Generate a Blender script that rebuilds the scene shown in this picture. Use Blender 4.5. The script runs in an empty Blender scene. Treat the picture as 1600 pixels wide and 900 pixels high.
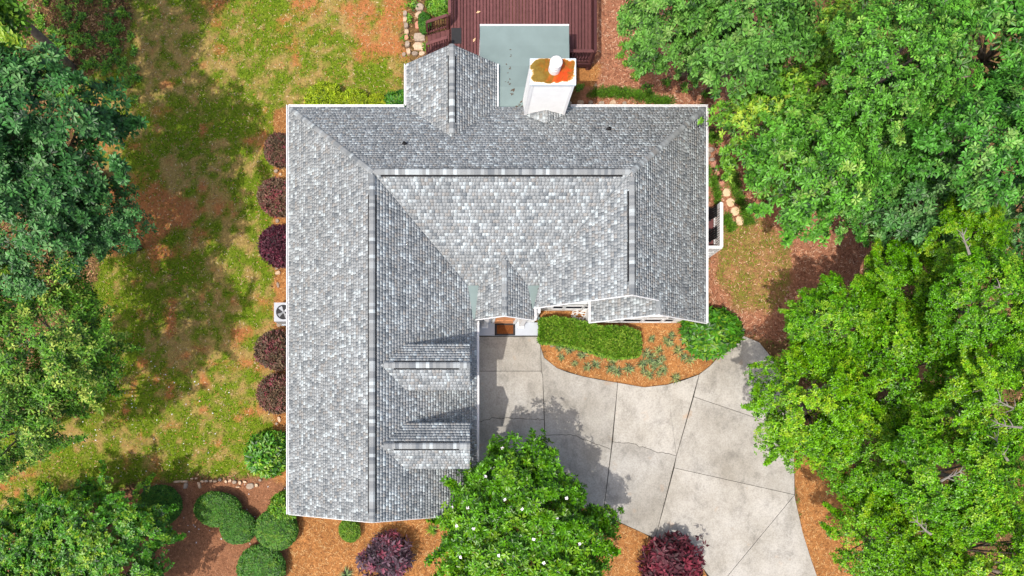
import bpy, bmesh, math, random
import numpy as np
from mathutils import Vector, Matrix

random.seed(7)
SC = bpy.context.scene
COL = SC.collection
R = math.radians

# ------------------------------------------------------------------ camera, sky, sun, exposure
HC = 33.5            # drone height above ground (m)
FP = 1600 * 24 / 36  # focal length in photo pixels
NX, NY = 708, 690    # photo pixel of the point straight below the drone

cam_d = bpy.data.cameras.new('camera')
cam_d.lens = 24
cam_d.sensor_width = 36
cam_d.shift_x = (800 - NX) / 1600
cam_d.shift_y = (NY - 450) / 1600
cam_d.clip_start = 0.5
cam_d.clip_end = 2000
cam = bpy.data.objects.new('camera', cam_d)
COL.objects.link(cam)
cam.location = (0, 0, HC)
cam.rotation_euler = (0, 0, 0)
SC.camera = cam

SUN = Vector((-0.35, -0.38, 1.0)).normalized()      # towards the sun
world = bpy.data.worlds.new('World')
SC.world = world
world.use_nodes = True
wn = world.node_tree.nodes
sky = wn.new('ShaderNodeTexSky')
sky.sky_type = 'NISHITA'
sky.sun_disc = False
sky.sun_elevation = math.asin(SUN.z)
sky.sun_rotation = math.atan2(SUN.x, SUN.y)
sky.air_density = 1.0
sky.dust_density = 4.0
sky.ozone_density = 0.4
world.node_tree.links.new(sky.outputs['Color'], wn['Background'].inputs['Color'])
wn['Background'].inputs['Strength'].default_value = 0.15

sun_d = bpy.data.lights.new('sun', 'SUN')
sun_d.energy = 2.7
sun_d.angle = R(0.53)
sun_d.color = (1.0, 0.95, 0.88)
sun = bpy.data.objects.new('sun', sun_d)
COL.objects.link(sun)
sun.rotation_euler = SUN.to_track_quat('Z', 'Y').to_euler()

vs = SC.view_settings
vs.view_transform = 'Standard'
vs.look = 'None'
vs.gamma = 1
vs.use_curve_mapping = False
vs.exposure = 0.52
SC.cycles.max_bounces = 5
SC.cycles.diffuse_bounces = 3
SC.cycles.glossy_bounces = 2
SC.cycles.transmission_bounces = 3

# ------------------------------------------------------------------ helpers
def W(px, py, z=0.0):
    k = (HC - z) / FP
    return ((px - NX) * k, (NY - py) * k, z)

def srgb(r, g, b):
    def f(c):
        c /= 255
        return c / 12.92 if c <= 0.04045 else ((c + 0.055) / 1.055) ** 2.4
    return (f(r), f(g), f(b), 1)

ORG = {}
def tag(o, label=None, cat=None, group=None, kind=None):
    if label: o['label'] = label
    if cat: o['category'] = cat
    if group: o['group'] = group
    if kind: o['kind'] = kind
    return o

def thing(name, loc, label, cat, group=None, rz=0):
    o = bpy.data.objects.new(name, None)
    o.empty_display_size = 0.2
    COL.objects.link(o)
    o.location = loc
    o.rotation_euler[2] = rz
    ORG[o.name] = Vector(loc)
    return tag(o, label, cat, group)

def link(name, me, mat=None, parent=None, loc=(0, 0, 0)):
    """link a mesh authored in world coordinates (offset loc); parents are never rotated"""
    o = bpy.data.objects.new(name, me)
    COL.objects.link(o)
    if mat is not None and len(me.materials) == 0:
        me.materials.append(mat)
    ORG[o.name] = Vector(loc)
    if parent is not None:
        o.parent = parent
        o.location = Vector(loc) - ORG[parent.name]
    else:
        o.location = loc
    return o

def link_m(name, me, mat, parent, M):
    o = bpy.data.objects.new(name, me)
    COL.objects.link(o)
    if mat is not None and len(me.materials) == 0:
        me.materials.append(mat)
    o.parent = parent
    o.matrix_basis = Matrix.Translation(-ORG[parent.name]) @ M
    return o

def local(name, me, mat, parent, loc=(0, 0, 0), rz=0):
    """child authored in its parent's own frame"""
    o = bpy.data.objects.new(name, me)
    COL.objects.link(o)
    if mat is not None and len(me.materials) == 0:
        me.materials.append(mat)
    o.parent = parent
    o.location = loc
    o.rotation_euler[2] = rz
    return o

def np_mesh(name, verts, loops, starts, attrs=None):
    me = bpy.data.meshes.new(name)
    verts = np.asarray(verts, dtype=np.float32)
    me.vertices.add(len(verts))
    me.vertices.foreach_set('co', verts.ravel())
    loops = np.asarray(loops, dtype=np.int32).ravel()
    me.loops.add(len(loops))
    me.loops.foreach_set('vertex_index', loops)
    starts = np.asarray(starts, dtype=np.int32)
    me.polygons.add(len(starts))
    me.polygons.foreach_set('loop_start', starts)
    me.update(calc_edges=True)
    for k, (dom, typ, arr) in (attrs or {}).items():
        a = me.attributes.new(k, typ, dom)
        a.data.foreach_set('color' if 'COLOR' in typ else 'value', np.asarray(arr, dtype=np.float32).ravel())
    return me

class MB:
    def __init__(s):
        s.v = []; s.f = []; s.m = []; s.c = []
    def add(s, vs_, fs, mi=0, col=None):
        b = len(s.v)
        s.v += [tuple(p) for p in vs_]
        for f in fs:
            s.f.append([b + i for i in f]); s.m.append(mi); s.c.append(col or (1, 1, 1, 1))
        return s
    def box(s, x0, x1, y0, y1, z0, z1, mi=0):
        return s.add([(x0,y0,z0),(x1,y0,z0),(x1,y1,z0),(x0,y1,z0),(x0,y0,z1),(x1,y0,z1),(x1,y1,z1),(x0,y1,z1)],
                     [(3,2,1,0),(4,5,6,7),(0,1,5,4),(1,2,6,5),(2,3,7,6),(3,0,4,7)], mi)
    def prism(s, poly, dz, mi=0, top_mi=None):
        """poly: 3-D points, counter-clockwise from above; extruded down by dz"""
        n = len(poly)
        vs_ = [tuple(p) for p in poly] + [(p[0], p[1], p[2] - dz) for p in poly]
        b = len(s.v); s.v += vs_
        s.f.append([b + i for i in range(n)]); s.m.append(mi if top_mi is None else top_mi); s.c.append((1,1,1,1))
        s.f.append([b + n + i for i in reversed(range(n))]); s.m.append(mi); s.c.append((1,1,1,1))
        for i in range(n):
            j = (i + 1) % n
            s.f.append([b + i, b + n + i, b + n + j, b + j]); s.m.append(mi); s.c.append((1,1,1,1))
        return s
    def bar(s, a, b, w, h, mi=0):
        """rectangular bar from a to b: w wide (horizontal), h tall"""
        a = Vector(a); b = Vector(b); d = (b - a).normalized()
        up = Vector((0, 0, 1)) if abs(d.z) < 0.95 else Vector((0, 1, 0))
        sd = d.cross(up).normalized(); u = sd.cross(d).normalized()
        P = []
        for p in (a, b):
            for sx, sy in ((-1,-1),(1,-1),(1,1),(-1,1)):
                P.append(p + sd * (w/2*sx) + u * (h/2*sy))
        return s.add(P, [(0,1,2,3),(7,6,5,4),(0,4,5,1),(1,5,6,2),(2,6,7,3),(3,7,4,0)], mi)
    def tube(s, pts, rad, n=8, mi=0, cap=True):
        b = len(s.v); prev = None
        for i, p in enumerate(pts):
            p = Vector(p)
            d = (Vector(pts[min(i+1, len(pts)-1)]) - Vector(pts[max(i-1, 0)])).normalized()
            t = Vector((1, 0, 0)) if abs(d.x) < 0.9 else Vector((0, 1, 0))
            t = (t - d * t.dot(d)).normalized() if prev is None else (prev - d * prev.dot(d)).normalized()
            prev = t; q = d.cross(t)
            for k in range(n):
                a = 2 * math.pi * k / n
                s.v.append(tuple(p + (t * math.cos(a) + q * math.sin(a)) * rad[i]))
        for i in range(len(pts) - 1):
            for k in range(n):
                k2 = (k + 1) % n
                s.f.append([b+i*n+k, b+i*n+k2, b+(i+1)*n+k2, b+(i+1)*n+k]); s.m.append(mi); s.c.append((1,1,1,1))
        if cap:
            s.f.append([b + k for k in reversed(range(n))]); s.m.append(mi); s.c.append((1,1,1,1))
            e = b + (len(pts) - 1) * n
            s.f.append([e + k for k in range(n)]); s.m.append(mi); s.c.append((1,1,1,1))
        return s
    def mesh(s, name, mats=None, colors=False, bevel=0, smooth=False):
        me = bpy.data.meshes.new(name)
        me.from_pydata(s.v, [], s.f)
        for m in (mats or []): me.materials.append(m)
        me.polygons.foreach_set('material_index', s.m)
        if colors:
            a = me.attributes.new('col', 'FLOAT_COLOR', 'FACE')
            a.data.foreach_set('color', np.array(s.c, dtype=np.float32).ravel())
        if bevel or smooth:
            bm = bmesh.new(); bm.from_mesh(me)
            if bevel:
                bmesh.ops.bevel(bm, geom=bm.edges[:], offset=bevel, segments=1, affect='EDGES')
            if smooth:
                for f in bm.faces: f.smooth = True
            bm.to_mesh(me); bm.free()
        me.update()
        return me

# value noise on arrays ------------------------------------------------------
_rs = np.random.RandomState(3)
_tab = _rs.rand(256, 256)
def vnoise(x, y):
    xi = np.floor(x).astype(int); yi = np.floor(y).astype(int)
    fx = x - xi; fy = y - yi
    fx = fx * fx * (3 - 2 * fx); fy = fy * fy * (3 - 2 * fy)
    g = lambda a, b: _tab[a % 256, b % 256]
    return (g(xi, yi) * (1-fx) + g(xi+1, yi) * fx) * (1-fy) + (g(xi, yi+1) * (1-fx) + g(xi+1, yi+1) * fx) * fy
def fbm(x, y, o=4):
    r = 0; a = 0.5; t = 0
    for k in range(o):
        r = r + a * vnoise(x + 17.3 * k, y - 9.1 * k); t += a; a *= 0.55; x = x * 2.03; y = y * 2.03
    return r / t
def inpoly(x, y, poly):
    r = np.zeros(np.shape(x), bool); n = len(poly)
    for i in range(n):
        x0, y0 = poly[i]; x1, y1 = poly[(i + 1) % n]
        if y0 == y1: continue
        c = ((y0 > y) != (y1 > y)) & (x < (x1 - x0) * (y - y0) / (y1 - y0) + x0)
        r ^= c
    return r

# ------------------------------------------------------------------ materials
class NT:
    def __init__(s, name):
        s.m = bpy.data.materials.new(name); s.m.use_nodes = True
        s.t = s.m.node_tree; s.n = s.t.nodes; s.p = s.n['Principled BSDF']; s.out = s.n['Material Output']
    def new(s, t, **kw):
        n = s.n.new(t)
        for k, v in kw.items(): setattr(n, k, v)
        return n
    def l(s, a, b): s.t.links.new(a, b)
    def coord(s, which='Object'):
        return s.new('ShaderNodeTexCoord').outputs[which]
    def geo(s): return s.new('ShaderNodeNewGeometry').outputs['Position']
    def noise(s, vec, scale, detail=4, rough=0.55, dist=0.0):
        n = s.new('ShaderNodeTexNoise'); s.l(vec, n.inputs['Vector'])
        n.inputs['Scale'].default_value = scale; n.inputs['Detail'].default_value = detail
        n.inputs['Roughness'].default_value = rough; n.inputs['Distortion'].default_value = dist
        return n.outputs['Fac']
    def ramp(s, fac, stops):
        r = s.new('ShaderNodeValToRGB'); s.l(fac, r.inputs['Fac'])
        e = r.color_ramp.elements
        while len(e) < len(stops): e.new(0.5)
        for i, (p, c) in enumerate(stops):
            e[i].position = p
            e[i].color = c if hasattr(c, '__len__') else (c, c, c, 1)
        return r.outputs['Color']
    def mix(s, a, b, fac, mode='MIX'):
        m = s.new('ShaderNodeMix', data_type='RGBA', blend_type=mode)
        for v, i in ((fac, 0), (a, 6), (b, 7)):
            if hasattr(v, 'default_value') or hasattr(v, 'is_linked'): s.l(v, m.inputs[i])
            else: m.inputs[i].default_value = v
        return m.outputs[2]
    def attr(s, name, out='Fac'):
        a = s.new('ShaderNodeAttribute', attribute_name=name); return a.outputs[out]
    def bump(s, h, strength=0.3, dist=0.02):
        b = s.new('ShaderNodeBump'); s.l(h, b.inputs['Height'])
        b.inputs['Strength'].default_value = strength; b.inputs['Distance'].default_value = dist
        s.l(b.outputs['Normal'], s.p.inputs['Normal'])
    def base(s, c):
        if hasattr(c, '__len__'): s.p.inputs['Base Color'].default_value = c
        else: s.l(c, s.p.inputs['Base Color'])
    def rough(s, v, spec=0.3):
        s.p.inputs['Roughness'].default_value = v
        s.p.inputs['Specular IOR Level'].default_value = spec

def plain(name, c, rough=0.6, spec=0.3, var=0.12, scale=6, bump=0.0, metal=0.0, rand=0.0):
    t = NT(name)
    g = t.geo()
    n = t.noise(g, scale, 5)
    d = tuple(x * (1 - var) for x in c[:3]) + (1,)
    u = tuple(min(1, x * (1 + var)) for x in c[:3]) + (1,)
    col = t.ramp(n, [(0.3, d), (0.7, u)])
    if rand:
        oi = t.new('ShaderNodeObjectInfo').outputs['Random']
        col = t.mix(col, t.ramp(oi, [(0, 1 - rand), (1, 1 + rand)]), 1.0, 'MULTIPLY')
    t.base(col)
    t.rough(rough, spec)
    t.p.inputs['Metallic'].default_value = metal
    if bump: t.bump(t.noise(g, scale * 8, 3), bump, 0.01)
    return t.m

def leaf_mat(name, dark, light, tip, rough=0.45, spec=0.35, trans=0.25):
    t = NT(name)
    tone = t.attr('tone'); hue = t.attr('hue')
    c = t.mix(tuple(x * 0.42 for x in dark[:3]) + (1,), tuple(x * 1.3 for x in light[:3]) + (1,), t.ramp(tone, [(0.15, 0.0), (0.9, 1.0)]))  # wide per-leaf tone spread paints sunlit and shadowed leaves into the colour
    c = t.mix(c, tip, t.ramp(hue, [(0.55, 0.0), (1.0, 0.85)]))  # tip colour: new growth and flecks, plus pale highlights painted on leaves
    oi = t.new('ShaderNodeObjectInfo').outputs['Random']
    c = t.mix(c, t.ramp(oi, [(0.0, (0.82, 0.9, 0.9, 1)), (0.5, (1.0, 1.0, 1.0, 1)), (1.0, (1.2, 1.08, 0.9, 1))]), 1.0, 'MULTIPLY')
    t.base(c); t.rough(rough, spec)
    tr = t.new('ShaderNodeBsdfTranslucent')
    t.l(t.mix(c, (1.0, 1.0, 0.35, 1), 1.0, 'MULTIPLY'), tr.inputs['Color'])
    mx = t.new('ShaderNodeMixShader'); mx.inputs[0].default_value = trans
    t.l(t.p.outputs[0], mx.inputs[1]); t.l(tr.outputs[0], mx.inputs[2])
    t.l(mx.outputs[0], t.out.inputs['Surface'])
    return t.m

M = {}
M['white'] = plain('white_paint', (0.83, 0.83, 0.82, 1), 0.5, 0.3, 0.04, 3)
M['trim'] = plain('white_trim', (0.80, 0.80, 0.80, 1), 0.45, 0.3, 0.03, 3)
M['dark'] = plain('roof_underlay', (0.16, 0.16, 0.165, 1), 0.9, 0.1)
M['vent'] = plain('black_vent', (0.012, 0.012, 0.013, 1), 0.7, 0.2)
M['membrane'] = plain('grey_membrane', srgb(118, 134, 132), 0.6, 0.25, 0.07, 1.4, 0, 0, 0.06)
M['glass'] = plain('window_glass', (0.025, 0.028, 0.034, 1), 0.5, 0.02, 0.1)
M['blind'] = plain('window_blind', (0.55, 0.55, 0.54, 1), 0.6)
M['deck'] = plain('deck_stain', srgb(102, 64, 63), 0.65, 0.25, 0.16, 5, 0.2, 0, 0.18)
M['deck_dark'] = plain('deck_stain_dark', srgb(74, 43, 44), 0.65, 0.25, 0.12, 5)
M['charcoal'] = plain('charcoal', (0.03, 0.03, 0.032, 1), 0.8, 0.2)
M['black'] = plain('black_paint', (0.012, 0.012, 0.013, 1), 0.4, 0.4)
M['acgrey'] = plain('ac_grey', (0.42, 0.44, 0.47, 1), 0.45, 0.4, 0.04)
M['fan'] = plain('fan_metal', (0.25, 0.26, 0.27, 1), 0.35, 0.5)
M['door'] = plain('door_wood', srgb(226, 160, 112), 0.45, 0.3, 0.1, 8)
M['mat_brown'] = plain('doormat_brown', srgb(110, 66, 36), 0.95, 0.05, 0.3, 20, 0.4)
M['porch'] = plain('porch_paint', srgb(176, 182, 190), 0.6, 0.25, 0.05, 2)
M['bark'] = plain('bark', (0.17, 0.13, 0.10, 1), 0.9, 0.1, 0.4, 9, 0.6)
M['bark_grey'] = plain('bark_grey', (0.20, 0.165, 0.135, 1), 0.9, 0.1, 0.3, 9, 0.5)
M['twig'] = plain('grey_twig', (0.22, 0.20, 0.17, 1), 0.9, 0.1, 0.2, 9)
M['stone_tan'] = plain('stone_tan', srgb(196, 168, 140), 0.85, 0.15, 0.2, 9, 0.4, 0, 0.12)
M['stone_grey'] = plain('stone_grey', srgb(156, 140, 124), 0.85, 0.15, 0.22, 9, 0.4, 0, 0.15)
M['stone_red'] = plain('stone_red', srgb(196, 138, 116), 0.85, 0.15, 0.22, 9, 0.4)
M['slab_stone'] = plain('step_stone', srgb(222, 192, 156), 0.85, 0.15, 0.1, 6, 0.3, 0, 0.05)
M['plastic_white'] = plain('white_plastic', (0.75, 0.74, 0.74, 1), 0.4, 0.4, 0.03)
M['downspout'] = plain('downspout_grey', (0.20, 0.25, 0.26, 1), 0.5, 0.4)
M['soil'] = plain('joint_soil', (0.03, 0.027, 0.022, 1), 0.95, 0.05)
M['litter'] = plain('dry_leaf', (0.10, 0.07, 0.05, 1), 0.9, 0.1, 0.4, 30)
M['pale_leaf'] = plain('pale_dry_leaf', srgb(220, 180, 140), 0.8, 0.1)

# roof shingles: colour of every tab in the face attribute 'col'
t = NT('shingles')
g = t.geo()
gr = t.ramp(t.noise(g, 90, 2, 0.7), [(0.25, 0.72), (0.75, 1.25)])
st = t.ramp(t.noise(g, 0.5, 4), [(0.3, 0.92), (0.7, 1.06)])
c = t.mix(t.attr('col', 'Color'), gr, 1.0, 'MULTIPLY')
t.base(t.mix(c, st, 1.0, 'MULTIPLY')); t.rough(0.9, 0.12)
M['shingle'] = t.m
t = NT('ridge_shingles')
oi = t.new('ShaderNodeObjectInfo').outputs['Random']
cc = t.ramp(oi, [(0.0, srgb(108, 113, 117)), (0.3, srgb(128, 131, 132)), (0.6, srgb(142, 145, 145)), (0.85, srgb(156, 161, 162)), (1.0, srgb(184, 192, 193))])
gr = t.ramp(t.noise(t.geo(), 90, 2, 0.7), [(0.25, 0.75), (0.75, 1.2)])
t.base(t.mix(cc, gr, 1.0, 'MULTIPLY')); t.rough(0.9, 0.12)
M['cap'] = t.m

# concrete
t = NT('concrete')
g = t.geo()
big = t.ramp(t.noise(g, 0.35, 5, 0.6), [(0.3, srgb(154, 149, 139)), (0.5, srgb(174, 170, 162)), (0.7, srgb(188, 185, 179))])
mp = t.new('ShaderNodeMapping'); t.l(g, mp.inputs['Vector']); mp.inputs['Scale'].default_value = (1.0, 0.7, 1.0); mp.inputs['Rotation'].default_value = (0, 0, 0.25)
stain = t.ramp(t.noise(mp.outputs[0], 1.3, 8, 0.78, 0.2), [(0.34, 0.55), (0.48, 0.93), (0.62, 1.05)])
c = t.mix(big, stain, 0.75, 'MULTIPLY')
spk = t.ramp(t.noise(g, 14, 5, 0.8), [(0.32, 0.66), (0.58, 1.08)])
c = t.mix(c, spk, 0.8, 'MULTIPLY')
brn = t.ramp(t.noise(g, 1.1, 3, 0.5), [(0.66, 0.0), (0.78, 0.5)])
c = t.mix(c, srgb(176, 140, 104), brn)
oi = t.new('ShaderNodeObjectInfo').outputs['Random']
c = t.mix(c, t.ramp(oi, [(0, (0.82, 0.815, 0.80, 1)), (1, (1.0, 0.99, 0.97, 1))]), 1.0, 'MULTIPLY')
t.base(c); t.rough(0.85, 0.2); t.bump(t.noise(g, 40, 4), 0.25, 0.01)
M['concrete'] = t.m

# ground: class colours in the vertex attribute 'col'; grain from noise
t = NT('ground')
g = t.geo()
c = t.attr('col', 'Color')
n1 = t.ramp(t.noise(g, 7, 6, 0.75, 0.5), [(0.28, 0.52), (0.5, 0.98), (0.72, 1.45)])
n2 = t.ramp(t.noise(g, 28, 4, 0.7), [(0.3, 0.6), (0.7, 1.4)])
c = t.mix(c, n1, 0.85, 'MULTIPLY'); c = t.mix(c, n2, 0.8, 'MULTIPLY')
t.base(c); t.rough(0.95, 0.08); t.bump(t.noise(g, 14, 6, 0.7), 0.7, 0.05)
M['ground'] = t.m
# chips, needles and blades coloured per piece
t = NT('ground_bits')
t.base(t.attr('col', 'Color')); t.rough(0.9, 0.1)
M['bits'] = t.m
t = NT('grass_blades')
c = t.attr('col', 'Color'); t.base(c); t.rough(0.7, 0.15)
tr = t.new('ShaderNodeBsdfTranslucent'); t.l(c, tr.inputs['Color'])
mx = t.new('ShaderNodeMixShader'); mx.inputs[0].default_value = 0.3
t.l(t.p.outputs[0], mx.inputs[1]); t.l(tr.outputs[0], mx.inputs[2]); t.l(mx.outputs[0], t.out.inputs['Surface'])
M['grass'] = t.m

# rusted chimney pan: pale metal, olive and orange rust with its own outline
t = NT('rusted_pan')
oc = t.coord('Object')
sx = t.new('ShaderNodeSeparateXYZ'); t.l(oc, sx.inputs[0])
n = t.noise(oc, 3.0, 4, 0.55, 0.3)
def mth(op, a, b=None):
    m = t.new('ShaderNodeMath', operation=op)
    for i, v in enumerate((a, b)):
        if v is None: continue
        if isinstance(v, (int, float)): m.inputs[i].default_value = v
        else: t.l(v, m.inputs[i])
    return m.outputs[0]
ex = mth('DIVIDE', mth('ABSOLUTE', sx.outputs[0]), 0.93)
ey = mth('DIVIDE', mth('ABSOLUTE', mth('ADD', sx.outputs[1], -0.03)), 0.50)
edge = mth('ADD', mth('POWER', ex, 3.5), mth('POWER', ey, 3.5))
edge = mth('ADD', edge, mth('MULTIPLY', mth('ADD', t.noise(oc, 3.4, 3, 0.5, 0.4), -0.5), 1.7))
mask = t.ramp(edge, [(0.78, 1.0), (0.84, 0.55), (0.95, 0.0)])
hx_ = mth('MULTIPLY', mth('ABSOLUTE', mth('ADD', sx.outputs[0], -0.30)), -0.42)
hv = mth('ADD', mth('MULTIPLY', t.noise(oc, 3.0, 7, 0.7, 0.6), 0.95), hx_)
hot = t.ramp(hv, [(0.05, srgb(128, 104, 40)), (0.20, srgb(116, 88, 20)), (0.30, srgb(138, 88, 18)), (0.38, srgb(168, 82, 16)), (0.50, srgb(192, 66, 12))])
hot = t.mix(hot, t.ramp(t.noise(oc, 9, 5, 0.7), [(0.3, 0.62), (0.7, 1.2)]), 0.8, 'MULTIPLY')
rim = t.mix(srgb(196, 206, 212), srgb(226, 180, 104), t.ramp(edge, [(0.85, 1.0), (1.0, 0.0)]))
t.base(t.mix(rim, hot, mask)); t.rough(0.6, 0.3)
M['rust'] = t.m

# foliage
M['leaf_big'] = leaf_mat('leaf_big', (0.014, 0.085, 0.008, 1), (0.090, 0.300, 0.030, 1), (0.33, 0.55, 0.12, 1), 0.4, 0.28, 0.12)
M['leaf_grey'] = leaf_mat('leaf_grey', (0.022, 0.100, 0.010, 1), (0.125, 0.310, 0.042, 1), (0.35, 0.53, 0.13, 1), 0.45, 0.25, 0.16)
M['leaf_blue'] = leaf_mat('leaf_blue', (0.016, 0.080, 0.018, 1), (0.068, 0.215, 0.044, 1), (0.28, 0.50, 0.17, 1), 0.42, 0.35, 0.14)
M['leaf_gum'] = leaf_mat('leaf_gum', (0.035, 0.150, 0.010, 1), (0.150, 0.370, 0.028, 1), (0.48, 0.62, 0.06, 1), 0.42, 0.35, 0.25)
M['leaf_fine'] = leaf_mat('leaf_fine', (0.020, 0.115, 0.003, 1), (0.135, 0.370, 0.005, 1), (0.40, 0.60, 0.03, 1), 0.3, 0.28, 0.18)
M['leaf_fleck'] = leaf_mat('leaf_fleck', (0.018, 0.085, 0.006, 1), (0.120, 0.310, 0.018, 1), (0.60, 0.68, 0.13, 1), 0.42, 0.3, 0.18)
M['leaf_magnolia'] = leaf_mat('leaf_magnolia', (0.025, 0.120, 0.002, 1), (0.125, 0.330, 0.006, 1), (0.33, 0.52, 0.02, 1), 0.32, 0.35, 0.16)
M['leaf_holly'] = leaf_mat('leaf_holly', (0.016, 0.100, 0.008, 1), (0.070, 0.260, 0.014, 1), (0.32, 0.52, 0.03, 1), 0.4, 0.4, 0.2)
M['leaf_box'] = leaf_mat('leaf_box', (0.020, 0.095, 0.010, 1), (0.065, 0.210, 0.018, 1), (0.20, 0.34, 0.03, 1), 0.5, 0.3, 0.2)
M['leaf_hedge'] = leaf_mat('leaf_hedge', (0.040, 0.130, 0.006, 1), (0.120, 0.280, 0.012, 1), (0.34, 0.46, 0.06, 1), 0.5, 0.3, 0.2)
M['leaf_red'] = leaf_mat('leaf_red', (0.030, 0.010, 0.016, 1), (0.105, 0.028, 0.046, 1), (0.32, 0.045, 0.09, 1), 0.5, 0.3, 0.18)
M['leaf_redgreen'] = leaf_mat('leaf_redgreen', (0.070, 0.050, 0.020, 1), (0.210, 0.130, 0.080, 1), (0.50, 0.07, 0.13, 1), 0.5, 0.3, 0.2)
M['leaf_purple'] = leaf_mat('leaf_purple', (0.040, 0.025, 0.038, 1), (0.120, 0.070, 0.100, 1), (0.46, 0.08, 0.14, 1), 0.5, 0.3, 0.15)
M['leaf_yellow'] = leaf_mat('leaf_yellow', (0.13, 0.21, 0.006, 1), (0.40, 0.52, 0.012, 1), (0.75, 0.75, 0.05, 1), 0.5, 0.25, 0.2)
M['leaf_strap'] = leaf_mat('leaf_strap', (0.035, 0.055, 0.040, 1), (0.170, 0.250, 0.090, 1), (0.50, 0.52, 0.22, 1), 0.5, 0.25, 0.15)
M['petal'] = plain('petal', (0.80, 0.74, 0.78, 1), 0.6)

# ================================================================== GROUND
def gpx(pts):      # photo pixels -> ground plan
    return [W(x, y)[:2] for x, y in pts]

P_LAWN = [(205,-70),(640,-70),(628,165),(436,170),(432,745),(300,748),(230,754),(110,800),(20,812),(-70,770),(-70,700),
          (90,640),(150,420),(150,300),(160,200),(135,130),(200,60)]
P_STRAW = [
    [(428,168),(470,168),(470,760),(428,752)],
    [(838,480),(1110,480),(1162,520),(1120,560),(1110,572),(1092,586),(1042,602),(1006,606),(965,599),(910,589),(870,576),(850,560),(845,544),(843,520)],
    [(440,742),(470,742),(700,742),(920,792),(1005,832),(1100,890),(1135,960),(455,960),(445,880),(468,815)],
    [(1236,680),(1330,690),(1370,960),(1280,960),(1254,833)],
    [(895,98),(942,100),(930,135),(900,135)],
]
P_BROWN = [(-70,815),(100,800),(230,757),(300,750),(440,745),(462,800),(446,880),(452,960),(-70,960)]
P_CHIPS = [(925,-70),(1200,-70),(1380,300),(1350,520),(1190,530),(1103,505),(1103,165),(900,168)]
P_EGRASS = [(1128,350),(1185,338),(1235,385),(1232,440),(1205,480),(1150,486),(1120,430)]

def ground_classes(x, y):
    """weights lawn-green, lawn-tan, clay, straw, brown, chips, litter for plan points"""
    px = x * FP / HC + NX; py = NY - y * FP / HC
    wx = px + (fbm(x * 0.9, y * 0.9) - 0.5) * 30 + (fbm(x * 4, y * 4) - 0.5) * 14
    wy = py + (fbm(x * 0.9 + 50, y * 0.9) - 0.5) * 30 + (fbm(x * 4 + 9, y * 4) - 0.5) * 14
    sx = px + (fbm(x * 3, y * 3) - 0.5) * 8; sy = py + (fbm(x * 3 + 31, y * 3) - 0.5) * 8
    lawn = inpoly(wx, wy, P_LAWN); eg = inpoly(wx, wy, P_EGRASS)
    straw = np.zeros(x.shape, bool)
    for p in P_STRAW: straw |= inpoly(sx, sy, p)
    brown = inpoly(sx, sy, P_BROWN); chips = inpoly(wx, wy, P_CHIPS)
    green_n = fbm(x * 0.45 + 3, y * 0.45, 4) * 0.4 + fbm(x * 2.6, y * 2.6, 5) * 0.6
    clay_n = fbm(x * 0.33 + 80, y * 0.33 + 12, 4) * 0.35 + fbm(x * 1.3 + 5, y * 1.3, 5) * 0.65
    # bare clay shows in the upper yard and at two worn spots
    bias = np.clip((110 - py) / 120, -0.6, 0.9) * 0.05 + np.clip((px - 380) / 250, -0.5, 1) * np.clip((150 - py) / 100, 0, 1) * 0.02 - 0.02
    for cx, cy, rx, ry, s in ((232,342,60,42,0.46),(180,335,45,45,0.36),(40,740,70,45,-0.03),(130,760,50,30,0.03),(160,240,30,70,0.10),(60,700,40,30,0),
                              (440,60,40,30,.1),(570,70,40,25,.12),(590,30,50,30,.12),(480,15,40,20,.1)):
        bias = bias + s * np.exp(-((px - cx) / rx) ** 2 - ((py - cy) / ry) ** 2)
    clay = np.clip((clay_n + bias - 0.555) * 8, 0, 1) * 0.9
    tanb = 0.05 * np.exp(-((px - 330) / 90) ** 2 - ((py - 640) / 60) ** 2) + 0.07 * np.exp(-((px - 250) / 80) ** 2 - ((py - 110) / 50) ** 2)
    green = np.clip((green_n - tanb * 0.6 + 0.10 - 0.46) * 7, 0, 1)
    return lawn, eg, straw, brown, chips, green, clay

C_GREEN = np.array([0.130, 0.185, 0.012]); C_TAN = np.array([0.31, 0.215, 0.070]); C_CLAY = np.array([0.37, 0.135, 0.050])
C_STRAW = np.array([0.37, 0.165, 0.055]); C_BROWN = np.array([0.27, 0.125, 0.065]); C_CHIPS = np.array([0.33, 0.150, 0.085])
C_LITTER = np.array([0.150, 0.088, 0.038])

gx = np.concatenate([[-300, -120, -60, -36], np.arange(-25, 31, 0.14), [40, 60, 120, 300]])
gy = np.concatenate([[-300, -120, -60, -24], np.arange(-9.5, 24.5, 0.14), [34, 60, 120, 300]])
XX, YY = np.meshgrid(gx, gy)
lawn, eg, straw, brown, chips, green, clay = ground_classes(XX, YY)
col = np.empty(XX.shape + (3,)); col[:] = C_LITTER
lit2 = fbm(XX * 0.8, YY * 0.8)[..., None]
col *= 0.7 + 0.6 * lit2
def put(mask, c, soft=2):
    global col
    m = mask.astype(float)
    for _ in range(soft):
        m[1:-1, 1:-1] = (m[1:-1, 1:-1] * 4 + m[:-2, 1:-1] + m[2:, 1:-1] + m[1:-1, :-2] + m[1:-1, 2:]) / 8
    col = col * (1 - m[..., None]) + c * m[..., None]
gsoil = (C_GREEN * green[..., None] + C_TAN * (1 - green[..., None]))
gsoil = gsoil * (1 - clay[..., None]) + C_CLAY * clay[..., None]
put(chips, C_CHIPS * (0.75 + 0.5 * lit2), 3)
put(lawn, gsoil, 3)
put(eg, gsoil * 0.6 + C_CHIPS * 0.4, 4)
put(brown, C_BROWN * (0.8 + 0.4 * lit2), 1)
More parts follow.
